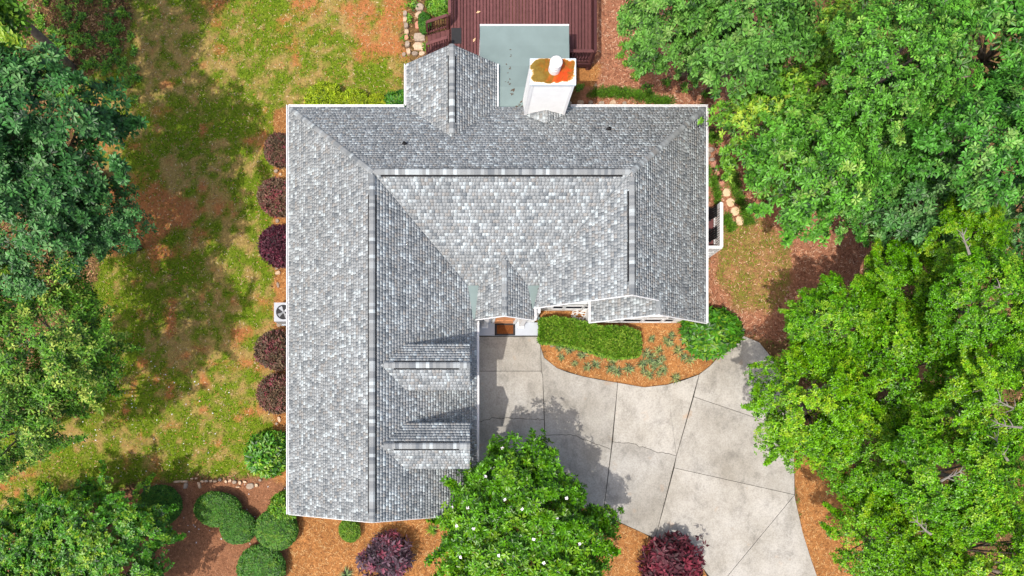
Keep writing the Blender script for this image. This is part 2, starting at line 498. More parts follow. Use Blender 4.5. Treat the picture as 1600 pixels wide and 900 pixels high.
put(straw, C_STRAW * (0.6 + 0.8 * lit2), 1)
nx_, ny_ = len(gx), len(gy)
zz = (fbm(XX * 1.5, YY * 1.5, 4) - 0.5) * 0.05 - 0.03
V = np.stack([XX, YY, zz], -1).reshape(-1, 3)
i0 = (np.arange(ny_ - 1)[:, None] * nx_ + np.arange(nx_ - 1)[None, :]).ravel()
F = np.stack([i0, i0 + 1, i0 + 1 + nx_, i0 + nx_], -1)
rgba = np.concatenate([col.reshape(-1, 3), np.ones((nx_ * ny_, 1))], -1)
me = np_mesh('ground', V, F, np.arange(len(F)) * 4, {'col': ('POINT', 'FLOAT_COLOR', rgba)})
ground = link('ground', me, M['ground'])
tag(ground, 'yard of patchy grass, red clay, straw and wood chip mulch around the house', kind='structure')

# ------------------------------------------------------------------ driveway slabs
drive = link('driveway', MB().prism([(x, y, 0.012) for x, y in reversed(gpx(
    [(748,524),(748,742),(853,766),(915,794),(1005,833),(1100,890),(1150,990),(1300,990),(1276,900),(1254,833),(1242,780),(1240,700),(1236,655),(1222,590),(1186,535),(1155,522.5),
     (1120,560),(1110,571),(1092,585),(1042,601),(1006,605),(965,598),(910,588),(870,575),(850,559),(845,544),(844,524)]))], 0.2).mesh('driveway'), M['soil'])
tag(drive, 'pale concrete driveway of jointed slabs curving round the front bed', kind='structure')
JC = 0.011
def inset(poly, d):
    n = len(poly); a = sum(poly[i][0]*poly[(i+1)%n][1]-poly[(i+1)%n][0]*poly[i][1] for i in range(n))
    if a < 0: poly = poly[::-1]
    out = []
    for i in range(n):
        p0 = Vector(poly[i-1]); p1 = Vector(poly[i]); p2 = Vector(poly[(i+1) % n])
        e1 = (p1 - p0).normalized(); e2 = (p2 - p1).normalized()
        n1 = Vector((-e1.y, e1.x)); n2 = Vector((-e2.y, e2.x))
        m = (n1 + n2); k = max(0.35, 1 + n1.dot(n2))
        out.append(tuple(p1 + m * (d / k)))
    return out
def wob(a, b, n, amp, seed):
    r = random.Random(seed); o = []
    for i in range(n + 1):
        f = i / n
        o.append((a[0]+(b[0]-a[0])*f + (r.uniform(-amp, amp) if 0<i<n else 0)*0.5, a[1]+(b[1]-a[1])*f + (r.uniform(-amp, amp) if 0<i<n else 0)))
    return o
def crack(pts, seed):
    o = []
    for k in range(len(pts) - 1):
        o += wob(pts[k], pts[k+1], 6, 1.5, seed + k)[:-1]
    return o + [pts[-1]]
ck2 = crack([(748,659),(773,653),(831,654.7),(850,656)], 1)
ck3 = crack([(851.5,680),(891,678.7),(920,689),(954.5,703)], 11)
ck4 = crack([(957,690),(987,693),(1022,705),(1056.5,712)], 21)
slabs = [
    [(748,526),(844,526),(845.8,580),(748,580)],
    [(748,580),(845.8,580),(848,589)] + ck2[::-1],
    ck2 + [(852,704),(853,766),(748,742)],
    [(845,544),(850,559),(870,575),(888,582),(910,588),(938,593.5),(965,598),(954.5,703)] + ck3[::-1] + [(848,589),(845.8,580)],
    ck3 + [(942,804),(915,794),(853,766),(852,704)],
    [(965,598),(1006,605),(1042,601),(1068,594),(1092,585),(1056.5,712)] + ck4[::-1],
    ck4 + [(1023.5,841),(1005,833),(942,804)],
    [(1092,585),(1110,571),(1120,560),(1137,541),(1155,522.5),(1186,535),(1206,560),(1222,590),(1232,625),(1237,672),(1083.5,620)],
    [(1083.5,620),(1237,672),(1240,700),(1241,773),(1053,731),(1056.5,712)],
    [(1053,731),(1241,773),(1137,899),(1062,990),(1150,990),(1124,925),(1100,890),(1023.5,841)],
    [(1241,773),(1242,780),(1254,833),(1265,868),(1276,900),(1300,990),(1062,990),(1137,899)],
]
slabs[9] = [(1053,731),(1241,773),(1137,899),(1121,919),(1100,890),(1023.5,841)]
slabs[10] = [(1241,773),(1242,780),(1254,833),(1265,868),(1276,900),(1300,990),(1150,990),(1121,919),(1137,899)]
for s in slabs:
    p = inset(gpx(s), JC)
    o = link('concrete_slab', MB().prism([(x, y, 0.045) for x, y in p], 0.04).mesh('concrete_slab', bevel=0), M['concrete'], drive)

# ================================================================== HOUSE
m = 0.75
ZE, ZR = 3.0, 6.06
xL, yN, xR, yR = -7.347, 14.95, 11.292, 10.87
xl, xr = xL + 4.08, xR - 4.08
YG = -3.25            # gable end of the long wing
house = thing('house', (0.5, 9.0, 0), 'white house with grey shingle hip and gable roof, two dormers and a chimney', 'house')

roof_mb = MB()
SH = {'v': [], 'l': [], 's': [], 'c': [], 'n': 0, 'k': 0}
def sh_new(): return {'v': [], 'l': [], 's': [], 'c': [], 'n': 0, 'k': 0}
def pick(rng):
    r = rng.random()
    if r < 0.11: c = srgb(196, 205, 207)
    elif r < 0.26: c = srgb(178, 184, 186)
    elif r < 0.66: c = srgb(162, 166, 167)
    elif r < 0.75: c = srgb(161, 160, 157)
    elif r < 0.92: c = srgb(147, 152, 154)
    else: c = srgb(130, 136, 140)
    k = 0.79 * rng.uniform(0.93, 1.07)
    return (c[0]*k, c[1]*k, c[2]*k, 1)
def clip(poly, clipper):
    out = poly; n = len(clipper)
    for i in range(n):
        ax, ay = clipper[i]; bx, by = clipper[(i+1) % n]
        ex, ey = bx-ax, by-ay; res = []
        if not out: return out
        for j in range(len(out)):
            p, q = out[j-1], out[j]
            dp = ex*(p[1]-ay) - ey*(p[0]-ax); dq = ex*(q[1]-ay) - ey*(q[0]-ax)
            if (dp >= 0) != (dq >= 0):
                t_ = dp / (dp - dq); res.append((p[0]+(q[0]-p[0])*t_, p[1]+(q[1]-p[1])*t_))
            if dq >= 0: res.append(q)
        out = res
    return out
def slope(poly, S, org=None, deck=True, thick=0.06, into=None, course=0.14, seed=0, lift=0.0):
    """one plane of the roof: a deck and courses of single shingle tabs with thickness"""
    P = [Vector(p) for p in poly]
    n = Vector((0, 0, 0))
    for i in range(len(P)): n += P[i].cross(P[(i+1) % len(P)])
    n.normalize()
    if n.z < 0: P.reverse(); n = -n
    if deck: (into or roof_mb).prism(P, thick, 0, 1)
    u = Vector((0, 0, 1)).cross(n).normalized(); v = n.cross(u).normalized()
    o = Vector(org) if org else min(P, key=lambda p: p.z)
    uv = [((p - o).dot(u), (p - o).dot(v)) for p in P]
    rng = random.Random(seed)
    u0 = min(a for a, b in uv); u1 = max(a for a, b in uv); v0 = min(b for a, b in uv); v1 = max(b for a, b in uv)
    k = int(math.floor(v0 / course))
    while k * course < v1:
        va, vb = k * course, (k + 1) * course
        x = u0 - rng.random() * 0.3
        while x < u1:
            w = rng.choice((0.10, 0.12, 0.13, 0.15, 0.17, 0.20))
            q = clip([(x, va), (x + w - 0.002, va), (x + w - 0.002, vb), (x, vb)], uv)
            if len(q) >= 3:
                th = 0.0045 + (0.003 if rng.random() < 0.5 else 0) + rng.uniform(-.001, .001)
                N = len(q); b = S['n']
                for a, bb in q:
                    h = th * (1 - 0.75 * (bb - va) / course) + 0.003 + lift
                    S['v'].append(tuple(o + u * a + v * bb + n * h))
                for a, bb in q: S['v'].append(tuple(o + u * a + v * bb - n * 0.003))
                c = pick(rng)
                S['s'].append(S['k']); S['l'] += list(range(b, b + N)); S['k'] += N; S['c'].append(c)
                for i in range(N):
                    j = (i + 1) % N
                    S['s'].append(S['k']); S['l'] += [b+i, b+N+i, b+N+j, b+j]; S['k'] += 4
                    S['c'].append(tuple(x_ * 0.9 for x_ in c[:3]) + (1,))
                S['n'] += 2 * N
            x += w
        k += 1
def sh_mesh(S, name):
    return np_mesh(name, S['v'], S['l'], S['s'], {'col': ('FACE', 'FLOAT_COLOR', S['c'])})

zl = lambda x: ZR - m * abs(x - xl)
zr_ = lambda x: ZR - m * abs(x - xr)
zf = lambda y: ZR - m * abs(y - yR)
S_n, S_w, S_e1, S_f, S_rw, S_re, S_b, S_p, S_bay = [sh_new() for _ in range(9)]
slope([(xL,yN,ZE),(xl,yR,ZR),(xr,yR,ZR),(xR,yN,ZE)], S_n, seed=1)
slope([(xL,yN,ZE),(xL,YG,ZE),(xl,YG,ZR),(xl,yR,ZR)], S_w, seed=2)
slope([(xl,yR,ZR),(xl,YG,ZR),(1.063,YG,zl(1.063)),(1.063,5.9,zl(1.063)),(0.80,6.80,zl(0.80))], S_e1, seed=3)
FO = (0.653, 6.95, zf(6.95))
slope([(xl,yR,ZR),FO,(3.292,6.95,zf(6.95)),(xr,yR,ZR)], S_f, org=FO, seed=4)
slope([(3.292,6.95,zf(6.95)),(3.9,6.95,zf(6.95)),(3.9,7.558,zf(7.558))], S_f, org=FO, seed=15)
RO = (3.55, 5.9, zr_(3.55))
slope([(xr,yR,ZR),(3.81,7.468,zr_(3.81)),(3.81,5.9,zr_(3.81)),(xr,5.9,ZR)], S_rw, org=RO, seed=5)
slope([(3.81,6.95,zr_(3.81)),RO,(3.81,5.9,zr_(3.81))], S_rw, org=RO, seed=16)
EO = (xR, 5.3, ZE)
slope([(xR,yN,ZE),(xr,yR,ZR),(xr,5.9,ZR),(xR,5.9,ZE)], S_re, org=EO, seed=6)
slope([(8.6,5.9,zr_(8.6)),(8.6,5.3,zr_(8.6)),(xR,5.3,ZE),(xR,5.9,ZE)], S_re, org=EO, seed=7)
zb = zr_(8.6)
slope([(8.6,6.5,zb),(6.12,6.5,zb-m*2.48),(6.12,5.3,zb-m*2.48),(8.6,5.3,zb)], S_bay, seed=8)
BX, BZ = -0.057, 4.52
slope([(-2.087,16.88,ZE),(-2.087,14.95,ZE),(BX,12.92,BZ),(BX,16.88,BZ)], S_b, seed=9)
slope([(1.972,16.88,ZE),(BX,16.88,BZ),(BX,12.92,BZ),(1.972,14.95,ZE)], S_b, seed=10)
PX, PZ = 2.23, 3.93
zp = lambda x: PZ - m * abs(x - PX)
slope([(PX,8.03,PZ),(1.12,6.92,zp(1.12)),(0.98,5.45,zp(0.98)),(PX,5.45,PZ)], S_p, seed=11)
slope([(PX,8.03,PZ),(PX,5.45,PZ),(3.63,5.45,zp(3.63)),(3.63,5.97,zp(3.63)),(3.33,6.93,zp(3.33))], S_p, seed=12)
# cricket behind the chimney
CX0, CX1, CY0, CY1 = 3.14, 4.88, 14.38, 15.33
slope([(4.03,CY0,3.86),(4.03,13.81,3.86),(CX0,CY0,zf(CY0))], S_p, deck=False, seed=13, lift=0.03)
slope([(4.03,CY0,3.86),(CX1,CY0,zf(CY0)),(4.03,13.81,3.86)], S_p, deck=False, seed=14, lift=0.03)

roof = link('roof', roof_mb.mesh('roof', [M['white'], M['dark']]), None, house)
roof['label'] = 'grey architectural shingle roof'
for S, nm in ((S_n,'roof_shingles'),(S_w,'roof_shingles'),(S_e1,'roof_shingles'),(S_f,'roof_shingles'),(S_rw,'roof_shingles'),
              (S_re,'roof_shingles'),(S_b,'roof_shingles'),(S_p,'roof_shingles'),(S_bay,'roof_shingles')):
    tag(link(nm, sh_mesh(S, nm), M['shingle'], roof), kind='stuff')

# ridge caps and vents
def chevron(L, hw, sl, th=0.014, tip=0.012):
    c = 1 / math.sqrt(1 + sl * sl)
    prof = [(-hw * c, -hw * c * sl), (-0.06, -0.06 * sl * 0.75), (0.06, -0.06 * sl * 0.75), (hw * c, -hw * c * sl)]
    b = MB(); V_ = []
    for x, dz in ((0, tip), (L, 0.0)):
        for y, z in prof: V_.append((x, y, z + dz))
        for y, z in prof: V_.append((x, y, z + dz - th))
    F_ = []
    for i in range(3):
        F_.append((i, 8+i, 8+i+1, i+1)); F_.append((4+i, 4+i+1, 12+i+1, 12+i))
    F_ += [(0,4,12,8),(3,11,15,7),(0,1,5,4),(1,2,6,5),(2,3,7,6),(8,12,13,9),(9,13,14,10),(10,14,15,11)]
    b.add(V_, [f[::-1] for f in F_])
    return b
capm = chevron(0.19, 0.158, m).mesh('ridge_shingle', [M['cap']])
hipm = chevron(0.19, 0.135, 0.55, 0.012, 0.008)
def frame(a, b):
    d = (b - a).normalized(); s = Vector((0, 0, 1)).cross(d).normalized(); u = d.cross(s)
    return Matrix((d, s, u)).transposed().to_4x4()
HIP = MB()
rng = random.Random(5)
def caps(a, b, parent, step=0.138, lift=0.05, individual=True, mesh=None, vent=None, name='ridge_shingle'):
    a = Vector(a); b = Vector(b); Rm = frame(a, b); L = (b - a).length
    n = int(L / step)
    for i in range(n):
        p = a + (b - a).normalized() * (i * step)
        T = Matrix.Translation(p + Rm.to_3x3() @ Vector((0, 0, lift + rng.uniform(-.003, .003)))) @ Rm
        if individual:
            link_m(name, mesh or capm, M['cap'], parent, T)
        else:
            c = tuple(v * 0.86 for v in pick(rng)[:3]) + (1,)
            HIP.add([T @ Vector(v) for v in hipm.v], hipm.f, 0, c)
    if vent:
        va, vb = vent
        mb = MB(); d = (b - a).normalized()
        cs = chevron(abs(vb - va), 0.222, m, 0.05, 0)
        T = Matrix.Translation(a + d * va + Rm.to_3x3() @ Vector((0, 0, lift - 0.02))) @ Rm
        mb.add([T @ Vector(v) for v in cs.v], cs.f)
        link('ridge_vent', mb.mesh('ridge_vent'), M['vent'], parent)
caps((xl+0.1,yR,ZR), (xr-0.05,yR,ZR), roof, vent=(0.25, 10.0))
caps((xl,YG,ZR), (xl,yR-0.15,ZR), roof, vent=(0.35, 13.2))
caps((xr,5.9,ZR), (xr,yR-0.15,ZR), roof, vent=(0.55, 4.2))
caps((BX,16.88,BZ), (BX,13.05,BZ), roof, vent=(0.45, 3.3), lift=0.05)
caps((xL+0.1,yN-0.1,ZE+0.075), (xl,yR,ZR), roof, individual=False, lift=0.03)
caps((xR-0.1,yN-0.1,ZE+0.075), (xr,yR,ZR), roof, individual=False, lift=0.03)
caps((PX,5.45,PZ), (PX,7.9,PZ), roof, individual=False, lift=0.02)
caps((8.6,5.3,zb), (8.6,5.88,zb), roof, individual=False, lift=0.02)
caps((4.03,CY0-0.02,3.86), (4.03,13.84,3.86), roof, individual=False, lift=0.035)
tag(link('hip_shingles', HIP.mesh('hip_shingles', [M['shingle']], True), None, roof), kind='stuff')

# plumbing vent pipes on the back slope
for px, py in ((632, 226), (951, 203)):
    z = 4.3
    for _ in range(6):
        x, y, _z = W(px, py, z); z = zf(y)
    b = MB().tube([(x,y,z-0.05),(x,y,z+0.02),(x,y,z+0.02),(x,y,z+0.22),(x,y,z+0.22),(x,y,z+0.1)], [0.13,0.12,0.05,0.05,0.035,0.03], 12)
    link('vent_pipe', b.mesh('vent_pipe', smooth=False), M['charcoal'], roof)

# metal saddles beside the entry gable
link('metal_saddle', MB().prism([(0.45,5.5,2.95),(1.45,5.5,2.95),(1.45,7.0,3.13),(0.45,7.0,3.13)], 0.05).mesh('metal_saddle'), M['membrane'], house)
link('metal_saddle', MB().prism([(3.0,5.98,2.95),(3.9,5.98,2.95),(3.9,7.05,3.14),(3.0,7.05,3.14)], 0.05).mesh('metal_saddle'), M['membrane'], house)
link('debris', MB().box(3.77,3.83,6.72,6.82,3.1,3.16).mesh('debris', bevel=0.015), M['litter'], house)

# gutters: white troughs along every eave
def gutter(a, b, side, w=0.10, h=0.11, drop=0.0):
    """trough from a to b, outside = side (unit xy)"""
    a = Vector(a); b = Vector(b); s = Vector((side[0], side[1], 0))
    mb = MB()
    for o0, o1, z0, z1 in ((0.0, w, -h, -h+0.012), (w-0.03, w, -h+0.012, 0.012), (0.0, 0.02, -h+0.012, 0.0)):
        p = [a + s*o0, b + s*o0, b + s*o1, a + s*o1]
        vs_ = [(q.x, q.y, q.z + z0 - drop) for q in p] + [(q.x, q.y, q.z + z1 - drop) for q in p]
        mb.add(vs_, [(0,1,2,3),(7,6,5,4),(0,4,5,1),(1,5,6,2),(2,6,7,3),(3,7,4,0)])
    return link('gutter', mb.mesh('gutter'), M['trim'], house)
gutter((xL-0.005,YG,ZE),(xL-0.005,yN+0.1,ZE),(-1,0))
gutter((xL,yN+0.005,ZE),(-2.19,yN+0.005,ZE),(0,1))
gutter((5.26,yN+0.005,ZE),(xR+0.1,yN+0.005,ZE),(0,1))
gutter((xR+0.005,5.3,ZE),(xR+0.005,yN+0.0,ZE),(1,0))
gutter((1.068,YG,zl(1.063)),(1.068,5.42,zl(1.063)),(1,0))
gutter((-2.092,16.88,ZE),(-2.092,yN+0.12,ZE),(-1,0))
gutter((1.977,16.88,ZE),(1.977,yN+0.02,ZE),(1,0), w=0.05)
gutter((3.635,5.45,zp(3.63)),(3.635,5.97,zp(3.63)),(1,0))
gutter((6.115,5.3,zb-m*2.48),(6.115,6.35,zb-m*2.48),(-1,0), w=0.09)
# rake boards (white trim under the gable edges)
def rake(pts, y, t=0.03, h=0.07):
    mb = MB()
    for k in range(len(pts) - 1):
        (x0, z0), (x1, z1) = pts[k], pts[k+1]
        mb.add([(x0,y-t,z0-h),(x1,y-t,z1-h),(x1,y-t,z1+0.012),(x0,y-t,z0+0.012),(x0,y-0.001,z0-h),(x1,y-0.001,z1-h),(x1,y-0.001,z1+0.012),(x0,y-0.001,z0+0.012)],
               [(0,1,2,3),(7,6,5,4),(0,4,5,1),(1,5,6,2),(2,6,7,3),(3,7,4,0)])
    return link('rake_board', mb.mesh('rake_board'), M['trim'], house)
rake([(3.56,zr_(3.56)),(xr,ZR),(8.58,zr_(8.58))], 5.9)
rake([(6.05,zb-m*2.55),(8.6,zb),(xR+0.08,ZE-0.06)], 5.3)
rake([(1.0,zp(1.0)),(PX,PZ),(3.63,zp(3.63))], 5.45, h=0.08)
rake([(xL,ZE),(xl,ZR),(1.063,zl(1.063))], YG, t=0.02, h=0.16)

# walls
def wall(x0, x1, y0, y1, z1=2.9, z0=0.0):
    return link('wall', MB().box(x0, x1, y0, y1, z0, z1).mesh('wall'), M['white'], house)
def gable(x0, x1, xm, z0, zt, y, t=0.15):
    mb = MB()
    V_ = [(x0,y,z0),(x1,y,z0),(xm,y,zt),(x0,y+t,z0),(x1,y+t,z0),(xm,y+t,zt)]
    mb.add(V_, [(0,1,2),(5,4,3),(0,3,4,1),(1,4,5,2),(2,5,3,0)])
    return link('gable_wall', mb.mesh('gable_wall'), M['white'], house)
wall(-7.0, 0.72, -2.85, 14.6, 2.72)
wall(0.72, 3.95, 5.83, 14.6, 2.62)
wall(3.95, 10.98, 6.42, 14.597, 2.9)
wall(6.48, 10.977, 5.82, 6.42, 2.897)
wall(-1.75, 1.65, 14.6, 16.5, 2.85)
gable(-6.9, 0.68, xl, 2.72, 5.55, -2.85)
gable(4.0, 10.9, xr, 2.9, 5.6, 6.42)
gable(6.52, 10.7, 8.6, 2.897, 4.5, 5.82)
link('gable_wall', MB().add([(-1.7,16.5,2.85),(1.6,16.5,2.85),(BX,16.5,4.05),(-1.7,16.35,2.85),(1.6,16.35,2.85),(BX,16.35,4.05)],
     [(2,1,0),(3,4,5),(1,4,3,0),(2,5,4,1),(0,3,5,2)]).mesh('gable_wall'), M['white'], house)

def window(x0, x1, z0, z1, y, blind=0.0):
    w = 0.06
    mb = MB()
    mb.box(x0-w, x0, y-0.05, y-0.002, z0-w, z1+w); mb.box(x1, x1+w, y-0.05, y-0.002, z0-w, z1+w)
    mb.box(x0, x1, y-0.05, y-0.002, z1, z1+w); mb.box(x0, x1, y-0.05, y-0.002, z0-w, z0)
    mb.box(x0, x1, y-0.04, y-0.003, (z0+z1)/2-0.02, (z0+z1)/2+0.02)
    f = link('window', mb.mesh('window'), M['trim'], house)
    zm = (z0 + z1) / 2
    link('pane', MB().box(x0, x1, y-0.020, y-0.004, z0, zm-0.02).mesh('pane'), M['glass'], f)
    link('pane', MB().box(x0, x1, y-0.020, y-0.004, zm+0.02, z1).mesh('pane'), M['blind'] if blind else M['glass'], f)
yb = 5.82
window(7.45, 7.98, 0.5, 1.95, yb); window(8.12, 8.98, 0.5, 1.95, yb, 1); window(9.12, 9.95, 0.5, 1.95, yb, 1); window(10.08, 10.52, 0.5, 1.95, yb)
window(4.76, 5.22, 0.65, 1.95, 6.42); window(5.36, 6.14, 0.65, 1.95, 6.42, 1)
window(6.24, 6.44, 0.65, 1.95, 6.42)

# front entry: door, columns
dr = link('front_door', MB().box(1.98, 2.92, 5.77, 5.828, 0.17, 2.28).mesh('front_door'), M['door'], house)
link('door_frame', MB().box(1.88,1.98,5.74,5.826,0.17,2.38).box(2.92,3.02,5.74,5.826,0.17,2.38).box(1.98,2.92,5.74,5.826,2.28,2.38).mesh('door_frame'), M['white'], dr)
mb = MB()
for x0, x1 in ((2.08, 2.4), (2.5, 2.82)):
    mb.box(x0, x1, 5.755, 5.768, 0.4, 1.0); mb.box(x0, x1, 5.755, 5.768, 1.15, 2.1)
link('door_panel', mb.mesh('door_panel'), M['door'], dr)
link('handle', MB().tube([(2.86,5.76,1.1),(2.86,5.70,1.1),(2.86,5.70,1.0)], [0.012]*3, 8).mesh('handle'), M['fan'], dr)
for x in (1.55, 3.30):
    c_ = link('column', MB().box(x-0.11, x+0.11, 5.58, 5.8, 0.3, 2.85).mesh('column', bevel=0.012), M['trim'], house)
    link('column_base', MB().box(x-0.16, x+0.16, 5.53, 5.826, 0.155, 0.3).mesh('column_base', bevel=0.012), M['trim'], c_)
link('porch_slab', MB().box(1.24, 4.17, 5.19, 5.828, 0, 0.15).mesh('porch_slab', bevel=0.012), M['porch'], house)
link('downspout', MB().box(3.96, 4.06, 6.28, 6.41, 0.2, 2.8).bar((4.0,6.3,0.2),(4.28,5.85,0.06),0.12,0.1).mesh('downspout'), M['downspout'], house)

# flat membrane roof over the deck
FX0, FX1 = 1.21, 5.24
ys = [18.80, 17.88, 16.93, 15.96, 14.93]
zf_ = lambda y: 2.62 + (18.8 - y) * 0.06
fr = link('flat_roof', MB().prism([(FX0+0.01,18.79,2.61),(FX0+0.01,14.90,2.845),(FX1-0.01,14.90,2.845),(FX1-0.01,18.79,2.61)], 0.16).mesh('flat_roof'), M['membrane'], house)
fr['label'] = 'low grey membrane roof over the deck'
for i in range(4):
    a, b = ys[i], ys[i+1]
    lo = 0.006 + 0.0
    link('membrane_strip', MB().prism([(FX0,a,zf_(a)+0.014),(FX0,b-0.05,zf_(b)+0.004),(FX1,b-0.05,zf_(b)+0.004),(FX1,a,zf_(a)+0.014)], 0.012).mesh('membrane_strip'), M['membrane'], fr)
link('edge_trim', MB().box(FX0, FX1, 18.8, 18.86, 2.5, 2.66).mesh('edge_trim'), M['trim'], fr)
for x in (FX0+0.1, FX1-0.1):
    link('post', MB().box(x-0.07, x+0.07, 18.6, 18.74, 0.6, 2.55).mesh('post'), M['trim'], fr)

# chimney
ch = link('chimney', MB().box(CX0+0.02, CX1-0.02, CY0+0.02, CY1-0.02, 2.4, 6.0).mesh('chimney'), M['white'], house)
ch['label'] = 'white sided chimney with rusted metal top'
nb = 20; h = (6.0 - 2.5) / nb
ring = MB()
def ringm(hh):
    a, b = CX0+0.02, CX1-0.02; c_, d_ = CY0+0.02, CY1-0.02; e = 0.022
    V_ = [(a-e,c_-e,0),(b+e,c_-e,0),(b+e,d_+e,0),(a-e,d_+e,0),(a-0.004,c_-0.004,hh),(b+0.004,c_-0.004,hh),(b+0.004,d_+0.004,hh),(a-0.004,d_+0.004,hh)]
    return MB().add(V_, [(0,1,5,4),(1,2,6,5),(2,3,7,6),(3,0,4,7),(3,2,1,0)])
rme = ringm(h).mesh('siding_board', [M['white']])
for i in range(nb): link('siding_board', rme, None, ch, (0, 0, 2.5 + i * h))
for x, y in ((CX0, CY0), (CX1, CY0), (CX0, CY1), (CX1, CY1)):
    sx_ = 1 if x == CX0 else -1; sy_ = 1 if y == CY0 else -1
    link('corner_board', MB().box(min(x-0.02*sx_, x+0.10*sx_), max(x-0.02*sx_, x+0.10*sx_), min(y-0.02*sy_, y+0.10*sy_), max(y-0.02*sy_, y+0.10*sy_), 2.5, 5.995).mesh('corner_board'), M['trim'], ch)
cxm, cym = (CX0+CX1)/2, (CY0+CY1)/2
hw_, hd_ = (CX1-CX0)/2 + 0.06, (CY1-CY0)/2 + 0.06
link('chimney_pan', MB().box(-hw_, hw_, -hd_, hd_, 0, 0.10).mesh('chimney_pan', bevel=0.012), M['rust'], ch, (cxm, cym, 6.0))
fl = MB()
prof = [(0.24,0),(0.24,0.28),(0.20,0.28),(0.20,0.36),(0.245,0.36),(0.245,0.44),(0.21,0.44),(0.21,0.5),(0.25,0.5),(0.25,0.56),(0.20,0.61),(0.08,0.63)]
fl.tube([(cxm+0.05, cym+0.08, 6.1 + z) for r_, z in prof], [r_ for r_, z in prof], 24)
link('flue', fl.mesh('flue'), M['plastic_white'], ch)

# dormers
DX0, DX1, DZ, DE, DW = -2.947, 0.69, 5.82, 5.08, 0.968
for yc, sd in ((3.11, 31), (-0.172, 33)):
    dm = MB(); S = sh_new()
    slope([(DX0,yc,DZ),(DX1,yc,DZ),(DX1,yc+DW,DE),(-1.96,yc+DW,DE)], S, into=dm, thick=0.1, seed=sd)
    slope([(DX0,yc,DZ),(-1.96,yc-DW,DE),(DX1,yc-DW,DE),(DX1,yc,DZ)], S, into=dm, thick=0.1, seed=sd+1)
    d = link('dormer', dm.mesh('dormer', [M['white'], M['dark']]), None, house)
    d['label'] = 'gabled dormer nearer the entry' if yc > 2 else 'gabled dormer nearer the magnolia'
    tag(link('dormer_shingles', sh_mesh(S, 'dormer_shingles'), M['shingle'], d), kind='stuff')
    w = MB()
    w.add([(-1.9,yc-0.80,4.6),(0.45,yc-0.80,3.1),(0.45,yc+0.80,3.1),(-1.9,yc+0.80,4.6),(-1.9,yc-0.80,5.02),(0.45,yc-0.80,5.02),(0.45,yc+0.80,5.02),(-1.9,yc+0.80,5.02),
           (-1.9,yc,5.66),(0.45,yc,5.66)],
          [(0,1,5,4),(2,3,7,6),(1,2,6,9,5),(3,0,4,8,7),(4,5,9,8),(6,7,8,9),(3,2,1,0)])
    link('dormer_wall', w.mesh('dormer_wall'), M['white'], d)
    wf = MB().box(0.452,0.50,yc-0.45,yc-0.38,3.65,4.95).box(0.452,0.50,yc+0.38,yc+0.45,3.65,4.95).box(0.452,0.50,yc-0.38,yc+0.38,4.88,4.95).box(0.452,0.50,yc-0.38,yc+0.38,3.65,3.72).box(0.452,0.49,yc-0.38,yc+0.38,4.28,4.32)
    link('window_frame', wf.mesh('window_frame'), M['trim'], d)
    link('pane', MB().box(0.453,0.468,yc-0.38,yc+0.38,3.72,4.88).mesh('pane'), M['glass'], d)
    caps((DX1,yc,DZ), (DX0+0.1,yc,DZ), d, vent=(0.45, 3.1), lift=0.045)

# ================================================================== DECK
DZK = 0.6
deck = thing('deck', (3.2, 18.5, 0), 'dark red brown wooden deck with railings and steps behind the house', 'deck')
DXW, DXE, DYN = -0.12, 6.66, 23.0
frm = MB()
frm.box(DXW, DXE, 22.9, 23.0, 0.3, 0.57).box(DXE-0.08, DXE, 18.2, 22.9, 0.3, 0.57).box(DXW, DXW+0.08, 16.6, 22.9, 0.3, 0.57).box(5.2, DXE-0.08, 18.2, 18.28, 0.3, 0.57)
link('rim_joist', frm.mesh('rim_joist'), M['deck_dark'], deck)
for x, y in ((0.0,22.7),(3.2,22.7),(6.5,22.7),(6.5,18.4),(3.2,18.4),(0.0,18.4)):
    link('deck_post', MB().box(x-0.06,x+0.06,y-0.06,y+0.06,0,0.56).mesh('deck_post'), M['deck_dark'], deck)
pitch = 0.158; gap = 0.028
x = DXW; i = 0; bm_cache = {}
while x + pitch <= DXE + 0.02:
    xm = x + pitch / 2
    y0 = 16.56 if xm < 1.70 else (14.66 if xm < 5.25 else 18.3)
    key = y0
    if key not in bm_cache:
        bm_cache[key] = MB().box(0, pitch-gap, 0, DYN - y0, -0.035, 0).mesh('deck_board', [M['deck']], bevel=0.004)
    link('deck_board', bm_cache[key], None, deck, (x, y0, DZK)); x += pitch
balm = MB().box(-0.019, 0.019, -0.019, 0.019, 0, 0.90).mesh('baluster', [M['deck_dark']])
def rail(a, b, parent, z0, z1, mat, balm, step=0.13, capw=0.14, ends=True, zb=None):
    """cap rail, bottom rail, posts and balusters from a to b; z0/z1 = floor height at a and b"""
    a = Vector((a[0], a[1], z0)); b = Vector((b[0], b[1], z1)); H = 0.95
    up = Vector((0, 0, 1))
    link('cap_rail', MB().bar(a + up*H, b + up*H, capw, 0.045).mesh('cap_rail', bevel=0.006), mat, parent)
    link('bottom_rail', MB().bar(a + up*0.1, b + up*0.1, 0.05, 0.08).mesh('bottom_rail'), mat, parent)
    L = (b - a).length; n = max(2, int(L / step))
    for k in range(1, n):
        p = a + (b - a) * (k / n) + up * 0.04
        link('baluster', balm, None, parent, p)
    if ends:
        for p in (a, b):
            link('rail_post', MB().box(p.x-0.05, p.x+0.05, p.y-0.05, p.y+0.05, max(0, p.z-0.6) if zb is None else zb, p.z+H-0.024).mesh('rail_post'), mat, parent)
rail((DXE, 18.28), (DXE, 22.9), deck, DZK, DZK, M['deck_dark'], balm)
rail((5.42, 18.28), (DXE-0.12, 18.28), deck, DZK, DZK, M['deck'], balm)
